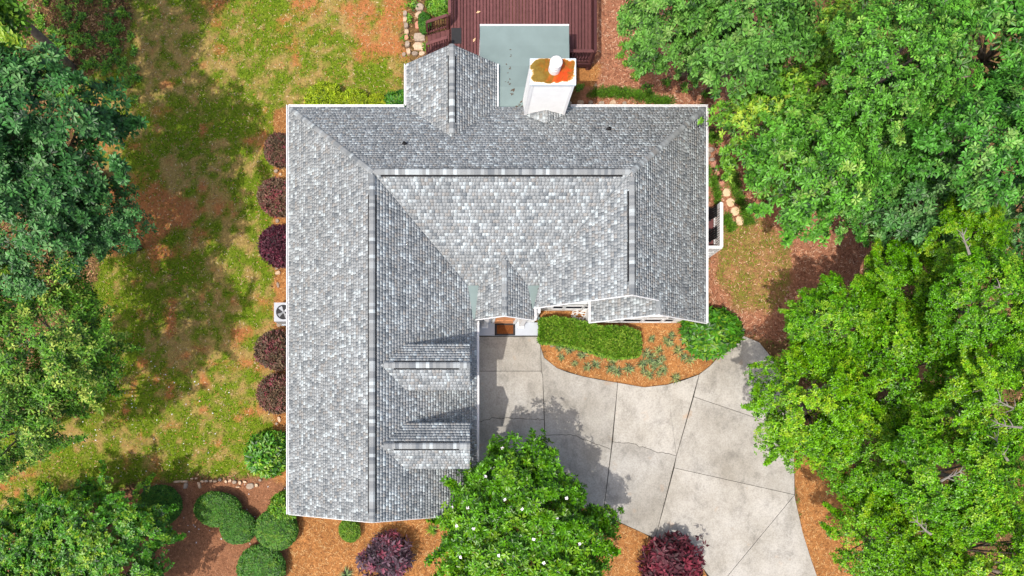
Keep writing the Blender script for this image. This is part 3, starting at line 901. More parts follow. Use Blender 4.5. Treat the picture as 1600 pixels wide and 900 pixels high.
rail((-0.17, 20.05), (-0.17, 22.9), deck, DZK, DZK, M['deck'], balm)
rail((-0.28, 19.97), (-1.26, 19.97), deck, DZK-0.02, 0.06, M['deck'], balm, zb=0)
rail((-0.28, 18.93), (-1.26, 18.93), deck, DZK-0.02, 0.06, M['deck'], balm, zb=0)
for k in range(5):
    z = DZK - 0.11 * (k + 1) + 0.02; xx = -0.17 - 0.215 * (k + 1)
    link('step_tread', MB().box(xx, xx+0.205, 19.02, 19.90, z-0.04, z).mesh('step_tread', bevel=0.005), M['deck'], deck)
for y in (19.0, 19.92):
    link('stringer', MB().prism([(-0.17,y-0.02,0.5),(-0.17,y+0.02,0.5),(-1.26,y+0.02,0.03),(-1.26,y-0.02,0.03)][::-1], 0.2 if False else 0.12).mesh('stringer'), M['deck_dark'], deck)
o = link('doormat', MB().box(-0.09, 0.40, 19.17, 19.93, 0.602, 0.622).mesh('doormat', bevel=0.006), M['charcoal'])
tag(o, 'dark grey rubber mat on the deck at the head of the steps', 'mat')
o = thing('storage_box', (5.46, 18.95, 0.6), 'narrow dark brown storage box on the deck beside the grey flat roof', 'box')
link('box_body', MB().box(5.30, 5.62, 18.55, 19.25, 0.602, 1.05).mesh('box_body', bevel=0.01), M['deck_dark'], o)
link('lid', MB().box(5.28, 5.64, 18.53, 19.27, 1.052, 1.09).mesh('lid', bevel=0.01), M['deck_dark'], o)
for (px, py, lab, a) in ((747, 19.5, 'pale curled dry leaf lying on the upper deck boards', 0.3), (741, 63, 'pale dry leaf on the deck boards left of the flat roof', 1.0)):
    x, y, _ = W(px, py, DZK)
    l = MB().add([(-.10,0,.0),(0,.06,.03),(.13,.01,.01),(.0,-.05,.03),(0,0,.005)], [(0,4,1),(4,2,1),(0,3,4),(4,3,2)])
    o = link('fallen_leaf', l.mesh('fallen_leaf'), M['pale_leaf'], None, (x, y, DZK + 0.003)); o.rotation_euler[2] = a
    tag(o, lab, 'leaf', 'dry leaves on the deck')
# dark bits of litter on the flat roof
mb = MB(); r = random.Random(2)
for px, py, s in ((798,76,1),(798,87,1.5),(791,100,1),(797,106,1),(797,109,1.6),(793,114,1),(796,125,1.3),(795,131,2),(803,143,2.6),(800,147,2),(816,160,2.4),(806,167,2.2),(812,165,1.6),(815,170,2),(790,128,.7)):
    x, y, _ = W(px, py, 2.75)
    for k in range(3):
        a = r.uniform(0, 6.3); L = 0.035 * s * r.uniform(.6, 1.2); xx = x + r.uniform(-.03, .03) * s; yy = y + r.uniform(-.03, .03) * s; z = zf_(yy) + 0.022
        ca, sa = math.cos(a) * L, math.sin(a) * L
        mb.add([(xx-ca, yy-sa, z), (xx+sa*.4, yy-ca*.4, z+0.012), (xx+ca, yy+sa, z+.004), (xx-sa*.4, yy+ca*.4, z+0.006)], [(0,1,2,3)])
o = link('leaf_litter', mb.mesh('leaf_litter'), M['litter'])
tag(o, 'dark scraps of leaf litter strewn down the grey flat roof', 'leaf litter', kind='stuff')

# ================================================================== SIDE PORCH (east)
sp = thing('side_porch', (11.75, 10.0, 0), 'small white railed side porch under the right eave', 'porch')
fz = 0.95
link('porch_floor', MB().box(10.985, 12.40, 9.05, 11.05, fz-0.06, fz).mesh('porch_floor'), M['deck'], sp)
link('skirt', MB().box(10.985, 12.42, 9.03, 9.045, 0, fz-0.062).mesh('skirt'), M['white'], sp)
link('skirt', MB().box(12.405, 12.42, 9.05, 11.05, 0, fz-0.062).mesh('skirt'), M['white'], sp)
wb = MB().box(-0.022, 0.022, -0.022, 0.022, 0, 0.90).mesh('baluster', [M['trim']])
rail((12.42, 9.0), (12.42, 11.05), sp, fz, fz, M['trim'], wb, step=0.11, capw=0.15, zb=0)
rail((11.05, 9.0), (12.36, 9.0), sp, fz, fz, M['trim'], wb, step=0.085, capw=0.13, ends=False)
def chair(x, y, lab):
    c = thing('porch_chair', (x, y, fz), lab, 'chair', 'black chairs on the side porch')
    b = MB
    link('seat', b().box(x-0.26,x+0.24,y-0.26,y+0.26,fz+0.40,fz+0.45).mesh('seat', bevel=0.01), M['black'], c)
    for k in range(5):
        yy = y - 0.24 + k * 0.105
        link('back_slat', b().add([(x+0.22,yy,fz+0.45),(x+0.25,yy,fz+0.45),(x+0.25,yy+0.08,fz+0.45),(x+0.22,yy+0.08,fz+0.45),
              (x+0.34,yy,fz+1.08),(x+0.37,yy,fz+1.08),(x+0.37,yy+0.08,fz+1.08),(x+0.34,yy+0.08,fz+1.08)],
              [(3,2,1,0),(4,5,6,7),(0,1,5,4),(1,2,6,5),(2,3,7,6),(3,0,4,7)]).mesh('back_slat'), M['black'], c)
    link('top_rail', b().box(x+0.32,x+0.39,y-0.27,y+0.29,fz+1.05,fz+1.12).mesh('top_rail', bevel=0.008), M['black'], c)
    for s in (-1, 1):
        link('arm', b().box(x-0.28,x+0.27,y+s*0.27-0.035,y+s*0.27+0.035,fz+0.64,fz+0.67).mesh('arm'), M['black'], c)
        for xx in (x-0.24, x+0.2):
            link('leg', b().box(xx-0.02,xx+0.02,y+s*0.27-0.02,y+s*0.27+0.02,fz+0.002,fz+0.64).mesh('leg'), M['black'], c)
chair(11.78, 10.62, 'black wooden porch chair at the north end of the side porch')
chair(11.78, 9.62, 'black wooden porch chair nearest the porch\'s south railing')

# ================================================================== AIR CONDITIONER
ax, ay = -8.12, 6.2
ac = thing('air_conditioner', (ax, ay, 0), 'light grey air conditioning unit with round fan by the left wall', 'air conditioner')
hs = 0.45
link('pad', MB().box(ax-0.52,ax+0.52,ay-0.52,ay+0.52,0,0.05).mesh('pad'), M['porch'], ac)
link('cabinet', MB().box(ax-hs,ax+hs,ay-hs,ay+hs,0.05,0.78).mesh('cabinet', bevel=0.02), M['acgrey'], ac)
nseg = 32; lid = MB()
outer = []; inner = []
for k in range(nseg):
    a = 2 * math.pi * k / nseg; ca, sa = math.cos(a), math.sin(a); q = hs / max(abs(ca), abs(sa))
    outer.append((ax + ca*q, ay + sa*q)); inner.append((ax + ca*0.355, ay + sa*0.355))
V_ = [(x,y,0.84) for x,y in outer] + [(x,y,0.84) for x,y in inner] + [(x,y,0.785) for x,y in outer] + [(x,y,0.79) for x,y in inner]
F_ = []
for k in range(nseg):
    j = (k+1) % nseg
    F_ += [(k,j,nseg+j,nseg+k), (2*nseg+k,2*nseg+j,j,k), (nseg+k,nseg+j,3*nseg+j,3*nseg+k)]
link('top_panel', MB().add(V_, F_).mesh('top_panel'), M['acgrey'], ac)
link('fan_well', MB().tube([(ax,ay,0.782),(ax,ay,0.788)], [0.355,0.355], 32).mesh('fan_well'), M['black'], ac)
for k in range(4):
    a0 = k * math.pi / 2 + 0.6; P_ = []
    for r_, da, z in ((0.06,-0.5,0.80),(0.31,-0.32,0.80),(0.31,0.32,0.83),(0.06,0.5,0.82)):
        P_.append((ax + r_*math.cos(a0+da), ay + r_*math.sin(a0+da), z))
    link('fan_blade', MB().add(P_, [(0,1,2,3)]).mesh('fan_blade'), M['acgrey'] if k < 2 else M['fan'], ac)
link('fan_hub', MB().tube([(ax,ay,0.79),(ax,ay,0.835)], [0.07,0.06], 16).mesh('fan_hub'), M['fan'], ac)

# ================================================================== ENTRY MAT, HOSE
x0, y1, _ = W(773, 505.5, 0.155); x1, y0, _ = W(805, 524, 0.155)
dmat = thing('entry_mat', ((x0+x1)/2, (y0+y1)/2, 0.15), 'brown door mat with black border on the front porch slab', 'mat')
link('border', MB().box(x0, x1, y0, y1, 0.152, 0.166).mesh('border', bevel=0.004), M['charcoal'], dmat)
link('coir', MB().box(x0+0.1, x1-0.1, y0+0.08, y1-0.08, 0.167, 0.174).mesh('coir'), M['mat_brown'], dmat)
hx, hy, _ = W(905, 493, 0.03); r = random.Random(4); mb = MB()
pts = []
for k in range(150):
    a = k * 0.23; rr = 0.22 + 0.09 * math.sin(k * 0.61) + r.uniform(-.02, .02)
    pts.append((hx + rr*1.25*math.cos(a) + 0.06*math.sin(k*.17), hy + rr*math.sin(a)*0.95, 0.03 + 0.05 * (0.5 + 0.5 * math.sin(k * 0.37))))
mb.tube(pts, [0.014] * len(pts), 6)
o = link('coiled_hose', mb.mesh('coiled_hose'), M['plastic_white']); tag(o, 'white coiled hose lying on orange mulch under the front window', 'hose')

# ================================================================== STONES
def stone_mesh(seed, w, d, h, n=9, rect=0.0):
    r = random.Random(seed); top = []; mid = []; bot = []
    for k in range(n):
        a = 2 * math.pi * k / n + r.uniform(-.12, .12); ca, sa = math.cos(a), math.sin(a)
        q = (1 - rect) + rect / max(abs(ca), abs(sa)) * 0.92; q *= r.uniform(0.88, 1.1)
        top.append((ca*w/2*q*0.86, sa*d/2*q*0.86, h * r.uniform(0.88, 1.05))); mid.append((ca*w/2*q, sa*d/2*q, h*0.6)); bot.append((ca*w/2*q*1.02, sa*d/2*q*1.02, -0.04))
    b = MB(); V_ = [(0,0,h*1.04)] + top + mid + bot; F_ = []
    for k in range(n):
        j = (k+1) % n
        F_ += [(0,1+k,1+j), (1+k,1+n+k,1+n+j,1+j), (1+n+k,1+2*n+k,1+2*n+j,1+n+j)]
    return b.add(V_, F_).mesh('stone')
def stones(path, items, mats):
    for i, (px, py, w, d, h, rect, rz) in enumerate(items):
        x, y, _ = W(px, py, h * 0.7)
        o = link('stone', stone_mesh(int(px*7+py), w, d, h, 11 if rect > .5 else 9, rect), mats[i % len(mats)], path, (x, y, 0)); o.rotation_euler[2] = rz
sc = 1 / 31.85
ed = tag(bpy.data.objects.new('stone_edging', None), 'broken line of pale stones edging the brown shrub bed below the lawn', kind='structure'); COL.objects.link(ed); ORG[ed.name] = Vector((0,0,0))
its = []
for X, Y, w_, d_, rz in ((300,120,64,20,.15),(355,118,62,20,0),(368,155,34,52,-.15),(482,150,26,60,.25),(507,118,32,22,0),(540,115,32,20,.1),(578,115,32,22,.2),(612,118,36,20,.1),(652,105,30,32,.4),
                     (703,120,24,28,.4),(735,113,34,24,.6),(773,123,42,30,-.1),(818,130,28,38,.4),(858,122,32,22,-.2),(900,158,68,52,.3),(955,150,30,34,.2),(800,165,40,10,.0),(985,108,30,24,.1),(420,95,26,14,.2),(455,92,20,14,.2)):
    its.append((220+X/5.29, 730+Y/5.29, w_/5.29*sc, d_/5.29*sc, 0.07 + 0.04*((X*7)%3)/3, 0.75 if X < 560 else 0.2, rz))
stones(ed, its, [M['stone_tan'], M['stone_tan'], M['stone_grey']])
pt = tag(bpy.data.objects.new('stone_steps', None), 'rough stone path and block edging beside the deck steps', kind='structure'); COL.objects.link(pt); ORG[pt.name] = Vector((0,0,0))
its = []
for X, Y, w_, d_, rz in ((107,170,56,74,0),(105,245,60,72,0),(118,325,58,72,.1),(125,405,58,74,.1),(125,480,58,70,0),(135,560,66,78,.1),(150,655,60,84,.15)):
    its.append((620+X/8.18, Y/8.18, w_/8.18*sc, d_/8.18*sc, 0.14, 0.6, rz))
for X, Y, w_, d_, rz in ((290,85,112,100,.1),(290,185,112,92,0),(280,315,96,100,.05),(287,470,165,106,-.03),(290,590,170,106,-.03),(230,680,84,56,0),(320,680,84,56,0.1),(400,80,60,40,.4),(90,690,50,50,0),(540,150,60,40,.3)):
    its.append((620+X/8.18, Y/8.18, w_/8.18*sc, d_/8.18*sc, 0.08, 0.85 if 440 < Y < 620 else 0.35, rz))
stones(pt, its, [M['stone_grey'], M['stone_tan'], M['stone_grey'], M['stone_tan'], M['stone_red']])
wk = tag(bpy.data.objects.new('stepping_stone_path', None), 'stepping stones curving past the right side of the house', kind='structure'); COL.objects.link(wk); ORG[wk.name] = Vector((0,0,0))
its = []
for X, Y, w_, d_ in ((187,410,56,58),(211,475,62,54),(241,530,58,56),(270,592,60,54)):
    its.append((1090+X/4.09, 200+Y/4.09, w_/4.09*sc, d_/4.09*sc, 0.045, 0.1, X*0.1))
stones(wk, its, [M['slab_stone']])
its = []
for X, Y, w_, d_ in ((80,140,36,60),(104,230,44,34),(95,200,40,24),(125,285,38,34),(118,265,30,20),(155,355,40,38),(70,170,30,40)):
    its.append((1090+X/4.09, 200+Y/4.09, w_/4.09*sc, d_/4.09*sc, 0.05, 0.1, X*0.1))
stones(wk, its, [M['stone_grey'], M['stone_red']])
rk = tag(bpy.data.objects.new('bed_rocks', None), 'scattered pale rocks in the narrow beds along the house walls', kind='structure'); COL.objects.link(rk); ORG[rk.name] = Vector((0,0,0))
stones(rk, [(434,426,.28,.2,.09,.1,.3),(432,419,.16,.13,.07,.1,.3),(431,267,.22,.16,.08,.1,.3),(438,272,.14,.14,.06,.1,.3),(436,507,.3,.24,.09,.1,1),(433,345,.2,.2,.08,.1,.3),(436,655,.16,.3,.07,.1,.3),(432,662,.14,.12,.06,.1,.3),(434,445,.14,.3,.05,.1,.2),
            (907,160,.34,.26,.1,.1,.1),(923,160,.26,.22,.1,.1,.3),(940,161,.3,.22,.1,.1,.1),(958,160,.34,.24,.1,.1,.1),(976,161,.22,.2,.08,.1,.1),(889,161,.3,.22,.08,.1,.1),(931,133,.14,.12,.06,.1,.1),(863,540,.26,.14,.08,.1,.3),(1160,298,.26,.1,.08,.1,.4)],
       [M['stone_tan'], M['stone_grey'], M['stone_grey']])

# ================================================================== FOLIAGE
def unit(a): return a / np.maximum(np.linalg.norm(a, axis=-1, keepdims=True), 1e-9)
def leaves(name, pos, axis, per, L, Wd, tilt, droop, rng, hue, tone_rng=(0, 1), width_at=0.5):
    N = len(pos); K = N * per
    P = np.repeat(pos, per, 0); A = unit(np.repeat(axis, per, 0))
    ref = np.where(np.abs(A[:, 2:3]) < 0.9, np.array([[0, 0, 1.0]]), np.array([[1.0, 0, 0]]))
    t1 = unit(np.cross(A, ref)); t2 = np.cross(A, t1)
    ang = (np.tile(np.arange(per), N) / per + np.repeat(rng.rand(N), per)) * 2 * np.pi + rng.randn(K) * 0.25
    rad = t1 * np.cos(ang)[:, None] + t2 * np.sin(ang)[:, None]
    tl = rng.uniform(tilt[0], tilt[1], K)[:, None]
    d = rad * np.cos(tl) + A * np.sin(tl); up = A * np.cos(tl) - rad * np.sin(tl); sd = np.cross(d, up)
    Li = (L * rng.uniform(0.7, 1.2, K))[:, None]; Wi = (Wd * rng.uniform(0.75, 1.2, K))[:, None]
    b = P + d * Li * 0.08
    mid = b + d * Li * width_at
    v = np.stack([b, mid + sd * Wi / 2 + up * Wi * 0.16, b + d * Li - up * Li * droop, mid - sd * Wi / 2 + up * Wi * 0.16], 1).reshape(-1, 3)
    i4 = np.arange(K) * 4
    f = np.stack([i4, i4+1, i4+2, i4, i4+2, i4+3], 1).reshape(-1)
    tone = np.clip(np.repeat(rng.rand(N), per) * 0.5 + rng.rand(K) * 0.5, 0, 1)
    return np_mesh(name, v, f, np.arange(2 * K) * 3,
                   {'tone': ('FACE', 'FLOAT', np.repeat(tone, 2)), 'hue': ('FACE', 'FLOAT', np.repeat(np.repeat(hue, per), 2))})

def crown(name, seed, rx, rz, n_cl, cl_r, ros, per, L, Wd, tilt=(0.0, 0.6), droop=0.12, tipf=0.15, flat=0.75, low=-0.35, width_at=0.5, spray=0.22):
    """leaf clumps through a crown's volume, centred on the origin; returns mesh and clump centres"""
    rng = np.random.RandomState(seed)
    d = unit(rng.randn(n_cl * 6, 3)); d = d[d[:, 2] > low][:n_cl]
    n = len(d)
    lobes = unit(rng.randn(9, 3) * np.array([1, 1, 0.5])); amp = rng.uniform(-0.3, 0.28, 9)
    rr = 1 + (np.exp(-(1 - d @ lobes.T) * 5) * amp).sum(1)
    fr_ = rng.uniform(0.45, 1.0, n) ** 0.6; size = cl_r * rng.uniform(0.6, 1.35, n)
    spr = rng.rand(n) < spray
    fr_ = np.where(spr, rng.uniform(0.98, 1.2, n), fr_); size = np.where(spr, size * 0.6, size)
    c = d * (fr_ * rr)[:, None] * np.array([rx, rx, rz])
    hue_c = rng.rand(n)
    N = n * ros
    q = unit(rng.randn(N, 3)); q[:, 2] = np.where(q[:, 2] < -0.25, -q[:, 2] * 0.6, q[:, 2])
    rad = rng.uniform(0.3, 1.0, N) ** 0.5
    cc = np.repeat(c, ros, 0)
    off = q * (rad * np.repeat(size, ros))[:, None]; off[:, 2] *= flat
    od = d.copy(); od[:, 2] *= 0.25; ph = rng.randn(n) * 0.6
    od = np.stack([od[:, 0] * np.cos(ph) - od[:, 1] * np.sin(ph), od[:, 0] * np.sin(ph) + od[:, 1] * np.cos(ph), od[:, 2]], 1); od = unit(od)
    stretch = np.where(spr, rng.uniform(1.2, 2.4, n), rng.uniform(0.0, 1.1, n))
    odr = np.repeat(od, ros, 0); al = (off * odr).sum(1)
    off = off + odr * (al * np.repeat(stretch, ros))[:, None]
    # sprays thin out towards their ends
    off -= (off - odr * (off * odr).sum(1)[:, None]) * np.where(np.repeat(spr, ros), 0.35 + 0.3 * np.sign(al), 0.0)[:, None]
    pos = cc + off
    out = unit(cc / np.array([rx, rx, rz]) + 1e-6)
    axis = unit(q * 0.55 + out * 0.45 + np.array([0, 0, 0.65]) + rng.randn(N, 3) * 0.22)
    hue = np.clip(np.repeat(hue_c, ros) * 0.45 + rng.rand(N) * 0.55 - (1 - tipf) * 0.18 + (off[:, 2] / np.repeat(size, ros)) * 0.12, 0, 1)
    return leaves(name, pos, axis, per, L, Wd, tilt, droop, rng, hue, width_at=width_at), c

def trunk_mesh(seed, H, r0, c, rxs, zc, n_l=9, lean=(0, 0)):
    """tapered trunk with limbs reaching into the crown (c = clump centres around (0,0,zc))"""
    r = random.Random(seed); mb = MB()
    bend = [(lean[0],lean[1],-0.1)] + [(lean[0]*(1-k/5)**1.4+r.uniform(-.12,.12)*k, lean[1]*(1-k/5)**1.4+r.uniform(-.12,.12)*k, H*k/5) for k in range(1, 6)]
    mb.tube(bend, [r0*1.25, r0*1.0, r0*0.9, r0*0.75, r0*0.55, r0*0.3], 9)
    idx = list(range(len(c))); r.shuffle(idx)
    for i in idx[:n_l]:
        e = Vector(c[i]) * r.uniform(0.9, 1.06) + Vector((0, 0, zc)); k = r.randint(2, 4); s = Vector(bend[k])
        if e.z < s.z: s = Vector(bend[2])
        mp = s.lerp(e, 0.5) + Vector((r.uniform(-.2,.2), r.uniform(-.2,.2), r.uniform(-.1,.35)))
        mb.tube([s, mp, e], [r0*0.42, r0*0.24, r0*0.08], 6)
    return mb.mesh('trunk', smooth=True)

CR = {}
def species(key, *variants):
    CR[key] = [crown('crown_' + key, **v) for v in variants]
B = dict(rx=3.0, rz=2.7, n_cl=66, cl_r=0.62, ros=32, per=7, L=0.27, Wd=0.115, droop=0.1, width_at=0.68)
species('big', dict(B, seed=11), dict(B, seed=12, n_cl=80, L=0.22, Wd=0.095), dict(B, seed=13, cl_r=0.7, L=0.3, Wd=0.125))
species('gum', dict(B, seed=21, rx=2.4, rz=1.9, n_cl=80, cl_r=0.55, ros=32, L=0.17, Wd=0.075, tipf=0.75, width_at=0.45))
Fp = dict(rx=3.0, rz=2.5, n_cl=100, cl_r=0.54, ros=90, per=4, L=0.145, Wd=0.08, tilt=(-0.2, 0.7), droop=0.1, tipf=0.55, flat=0.6)
species('fine', dict(Fp, seed=31), dict(Fp, seed=32), dict(Fp, seed=33, n_cl=110, cl_r=0.7))
species('fleck', dict(Fp, seed=41, n_cl=90, ros=64, L=0.17, Wd=0.07, tipf=0.75), dict(Fp, seed=42, n_cl=80, ros=64, L=0.17, Wd=0.07, tipf=0.75))
species('magnolia', dict(rx=3.5, rz=2.6, n_cl=230, cl_r=0.42, ros=38, per=6, L=0.20, Wd=0.09, seed=51, low=-0.1, spray=0.07, tipf=0.6, tilt=(0.0, 0.7), width_at=0.55))
species('holly', dict(rx=3.4, rz=2.0, n_cl=190, cl_r=0.45, ros=40, per=5, L=0.16, Wd=0.095, seed=61, tipf=0.75, tilt=(0.0, 0.6)))
SPM = dict(big='leaf_big', grey='leaf_grey', blue='leaf_blue', gum='leaf_gum', fine='leaf_fine', fleck='leaf_fleck', magnolia='leaf_magnolia', holly='leaf_holly')
TR = {}
def tree(px, py, zc, rpx, kind, label, var=0, group='trees in the woods right of the house', zsc=1.0, name='broadleaf_tree', mat=None, n_l=14, lean=0.9):
    """px,py: photo pixel of the crown's middle at height zc; rpx: crown radius in photo pixels at that height"""
    src = {'grey': 'big', 'blue': 'big'}.get(kind, kind)
    var = var % len(CR[src]); me, cl = CR[src][var]
    x, y, _ = W(px, py, zc); base = 3.0
    rx = {'gum': 2.4, 'magnolia': 3.5, 'holly': 3.4}.get(src, 3.0)
    s = rpx * (HC - zc) / FP / rx * 0.86
    mk = mat or SPM[kind]
    key = (me.name, mk)
    if key not in TR:
        m2 = me if len(me.materials) == 0 else me.copy()
        m2.materials.clear(); m2.materials.append(M[mk]); TR[key] = m2
    t_ = thing(name, (x, y, 0), label, 'tree', group)
    c_ = local('crown', TR[key], None, t_, (0, 0, zc), random.uniform(0, 6.28)); c_.scale = (s, s, s * zsc)
    ca, sa = math.cos(c_.rotation_euler[2]), math.sin(c_.rotation_euler[2])
    cc = [((p[0]*ca - p[1]*sa)*s, (p[0]*sa + p[1]*ca)*s, p[2]*s*zsc) for p in cl]
    dd = math.hypot(x, y) or 1; lk = lean * rx * s / dd
    local('trunk', trunk_mesh(int(px + py * 3), zc + 0.6 * s, 0.017 * zc + 0.05, cc, s, zc, n_l, (x * lk, y * lk)), M['bark_grey'], t_)
    return t_

LG = 'trees at the left edge of the lawn'
tree(-108, -108, 9.0, 215, 'fine', 'bright green tree in the top left corner with a bare leaning trunk', 1, LG, mat='leaf_gum', lean=0)
tree(62, 205, 8.0, 130, 'blue', 'large blue green tree with leaf rosettes on the upper left lawn edge', 0, LG)
tree(35, 330, 7.2, 130, 'blue', 'dark blue green tree below the large rosette leaved one at left', 1, LG)
tree(150, 345, 6.2, 70, 'blue', 'small dark blue green tree reaching furthest onto the lawn at left', 2, LG)
tree(80, 540, 6.8, 135, 'fleck', 'yellow flecked light green tree at the middle of the left edge', 0, LG)
tree(22, 665, 6.0, 118, 'fleck', 'dull green fine leaved tree low on the left edge', 1, LG)
tree(150, 865, 3.0, 128, 'holly', 'glossy broad evergreen with lime tips in the bottom left corner', 0, LG, zsc=0.9, name='evergreen_tree')
tree(40, 875, 2.6, 95, 'holly', 'leftmost glossy evergreen at the very bottom left corner', 0, LG, zsc=0.9, name='evergreen_tree')

RG = 'trees in the woods right of the house'
tree(1048, 22, 6.5, 84, 'grey', 'greyish green tree just right of the deck at the top edge', 0, RG)
tree(1180, 45, 7.5, 100, 'grey', 'greyish green rosette leaved tree at the top, right of the deck', 2, RG)
tree(1105, 60, 5.0, 60, 'grey', 'low greyish green tree between the two at the top edge', 1, RG)
tree(1226, 188, 5.4, 108, 'gum', 'yellow green star leaved tree at the back right roof corner', 0, RG)
tree(1305, 60, 6.6, 62, 'gum', 'narrow lime yellow tree amid large leaved trees near the top', 0, RG)
tree(1274, 262, 7.2, 102, 'big', 'large leaved green tree above the wood chip clearing', 0, RG)
tree(1352, 292, 5.0, 76, 'big', 'large leaved tree at the lower right edge of the clearing', 1, RG)
tree(1398, 92, 9.8, 106, 'big', 'tall large leaved tree at the upper right, second from the corner', 1, RG)
tree(1545, 62, 7.8, 122, 'big', 'tall bright large leaved tree filling the top right corner', 2, RG)
tree(1405, 205, 6.2, 98, 'big', 'large leaved tree in the middle of the right hand woods', 2, RG)
tree(1550, 228, 9.6, 108, 'big', 'large leaved tree on the right edge below the corner one', 0, RG)
tree(1455, 320, 6.0, 90, 'blue', 'dark shaded tree between large leaved and fine leaved woods', 2, RG)
tree(1580, 350, 6.4, 85, 'blue', 'dark shaded tree at the right edge of the picture', 0, RG)
tree(1510, 372, 7.8, 62, 'fine', 'small bright fine leaved tree standing before dark trees at right', 2, RG)
tree(1400, 452, 5.6, 84, 'fine', 'fine leaved green tree topmost of the lower right group', 0, RG)
tree(1300, 506, 6.2, 84, 'fine', 'fine leaved tree right of the round shrub by the driveway head', 1, RG)
tree(1545, 470, 9.4, 98, 'fine', 'tall fine leaved tree on the right edge at mid height', 1, RG)
tree(1420, 575, 5.8, 112, 'fine', 'fine leaved tree in the centre of the lower right group', 2, RG)
tree(1262, 632, 6.4, 102, 'fine', 'fine leaved tree overhanging the right edge of the concrete', 0, RG)
tree(1550, 612, 9.0, 108, 'fine', 'yellow green fine leaved tree at the right edge below mid height', 0, RG)
tree(1365, 700, 5.6, 96, 'fine', 'fine leaved tree beside the straw strip along the driveway', 1, RG)
tree(1490, 745, 9.0, 110, 'fine', 'large fine leaved tree in the lower right woods', 1, RG)
tree(1400, 850, 5.8, 98, 'fine', 'fine leaved tree at the bottom edge nearest the driveway', 2, RG)
tree(1540, 870, 8.2, 118, 'fine', 'yellow green fine leaved tree filling the bottom right corner', 0, RG)

def bare(t_, px, py, z, ang, L, seed):
    r = random.Random(seed); x, y, _ = W(px, py, z); mb = MB(); a = ang
    p = Vector((x, y, z)); pts = [p]
    for k in range(4):
        a += r.uniform(-.25, .25); p = p + Vector((math.cos(a), math.sin(a), r.uniform(-.05, .15))) * (L / 4); pts.append(p)
    mb.tube(pts, [0.045, 0.035, 0.026, 0.018, 0.008], 6)
    for k in (1, 2, 3):
        for s in (-1, 1):
            b = a + s * r.uniform(.4, .9); q = pts[k] + Vector((math.cos(b), math.sin(b), .1)) * L * r.uniform(.2, .4)
            mb.tube([pts[k], pts[k].lerp(q, .5) + Vector((0, 0, .03)), q], [0.022, 0.014, 0.006], 5)
    link('bare_branch', mb.mesh('bare_branch'), M['twig'], t_)
TREES = {o['label']: o for o in bpy.data.objects if o.name.startswith('broadleaf_tree')}
te = TREES['yellow green fine leaved tree at the right edge below mid height']
for k, (px, py, a) in enumerate(((1598, 640, 3.0), (1596, 668, 3.3), (1575, 720, 2.4))): bare(te, px, py, 10.5, a, 1.1, 30 + k)
te = TREES['large fine leaved tree in the lower right woods']
for k, (px, py, a) in enumerate(((1470, 752, 0.6), (1455, 835, 2.6))): bare(te, px, py, 10.4, a, 0.9, 40 + k)
te = TREES['tall fine leaved tree on the right edge at mid height']
for k, (px, py, a) in enumerate(((1515, 398, 1.9), (1590, 460, 3.1))): bare(te, px, py, 10.8, a, 0.9, 50 + k)
mg = tree(811, 842, 3.3, 150, 'magnolia', 'bright green magnolia with white blossoms overlapping the roof corner and driveway', 0, None, name='magnolia_tree')
ml = CR['magnolia'][0][1]
fm = MB(); r = random.Random(9)
for k in range(9):
    a = k * 0.7; fm.add([(0,0,0),(0.06*math.cos(a-.4),0.06*math.sin(a-.4),0.03),((.085 if k%2 else .06)*math.cos(a),(.085 if k%2 else .06)*math.sin(a),0.03 if k%2 else 0.06),(0.06*math.cos(a+.4),0.06*math.sin(a+.4),0.03)], [(0,1,2,3)])
fme = fm.mesh('flower', [M['petal']])
mx_, my_ = mg.location.x, mg.location.y
for px, py in ((785,700),(792,741),(758,745),(788,780),(741,780),(707,793),(731,793),(740,826),(837,772),(885,778),(834,842),(714,822),(765,730),(815,795),(870,810),(905,850),(780,868),(720,870),(850,880),(692,855)):
    # lies on the crown's surface: find the height where the pixel's sight line leaves the ellipsoid
    z = 5.8
    for _ in range(30):
        x, y, _z = W(px, py, z); q = 1 - ((x - mx_) / 4.1) ** 2 - ((y - my_) / 4.1) ** 2
        z = 3.3 + 2.9 * math.sqrt(max(q, 0.05))
    x, y, _z = W(px, py, z + 0.05)
    o = link('flower', fme, None, mg, (x, y, z + 0.05)); o.rotation_euler = (r.uniform(-.5,.5), r.uniform(-.5,.5), r.uniform(0, 6))

# ---- shrubs
def ball(name, seed, n, L, Wd, per=4, tipf=0.2, rough=0.05, lobes=0.1, lower=-0.4, tilt=(0.1, 0.9)):
    rng = np.random.RandomState(seed)
    d = unit(rng.randn(n * 2, 3)); d = d[d[:, 2] > lower][:n]; N = len(d)
    lb = unit(rng.randn(12, 3)); am = rng.uniform(-lobes, lobes, 12)
    rr = 1 + (np.exp(-(1 - d @ lb.T) * 9) * am).sum(1)
    pos = d * (rr * (1 - np.abs(rng.randn(N)) * rough * 2))[:, None]
    axis = unit(d + rng.randn(N, 3) * 0.3 + np.array([0, 0, 0.25]))
    hue = np.clip(rng.rand(N) * 0.75 + 0.35 * (fbm(d[:, 0]*2.5+7*seed, d[:, 1]*2.5+d[:, 2])-0.5) + tipf * 0.25, 0, 1)
    return leaves(name, pos, axis, per, L, Wd, tilt, 0.1, rng, hue)
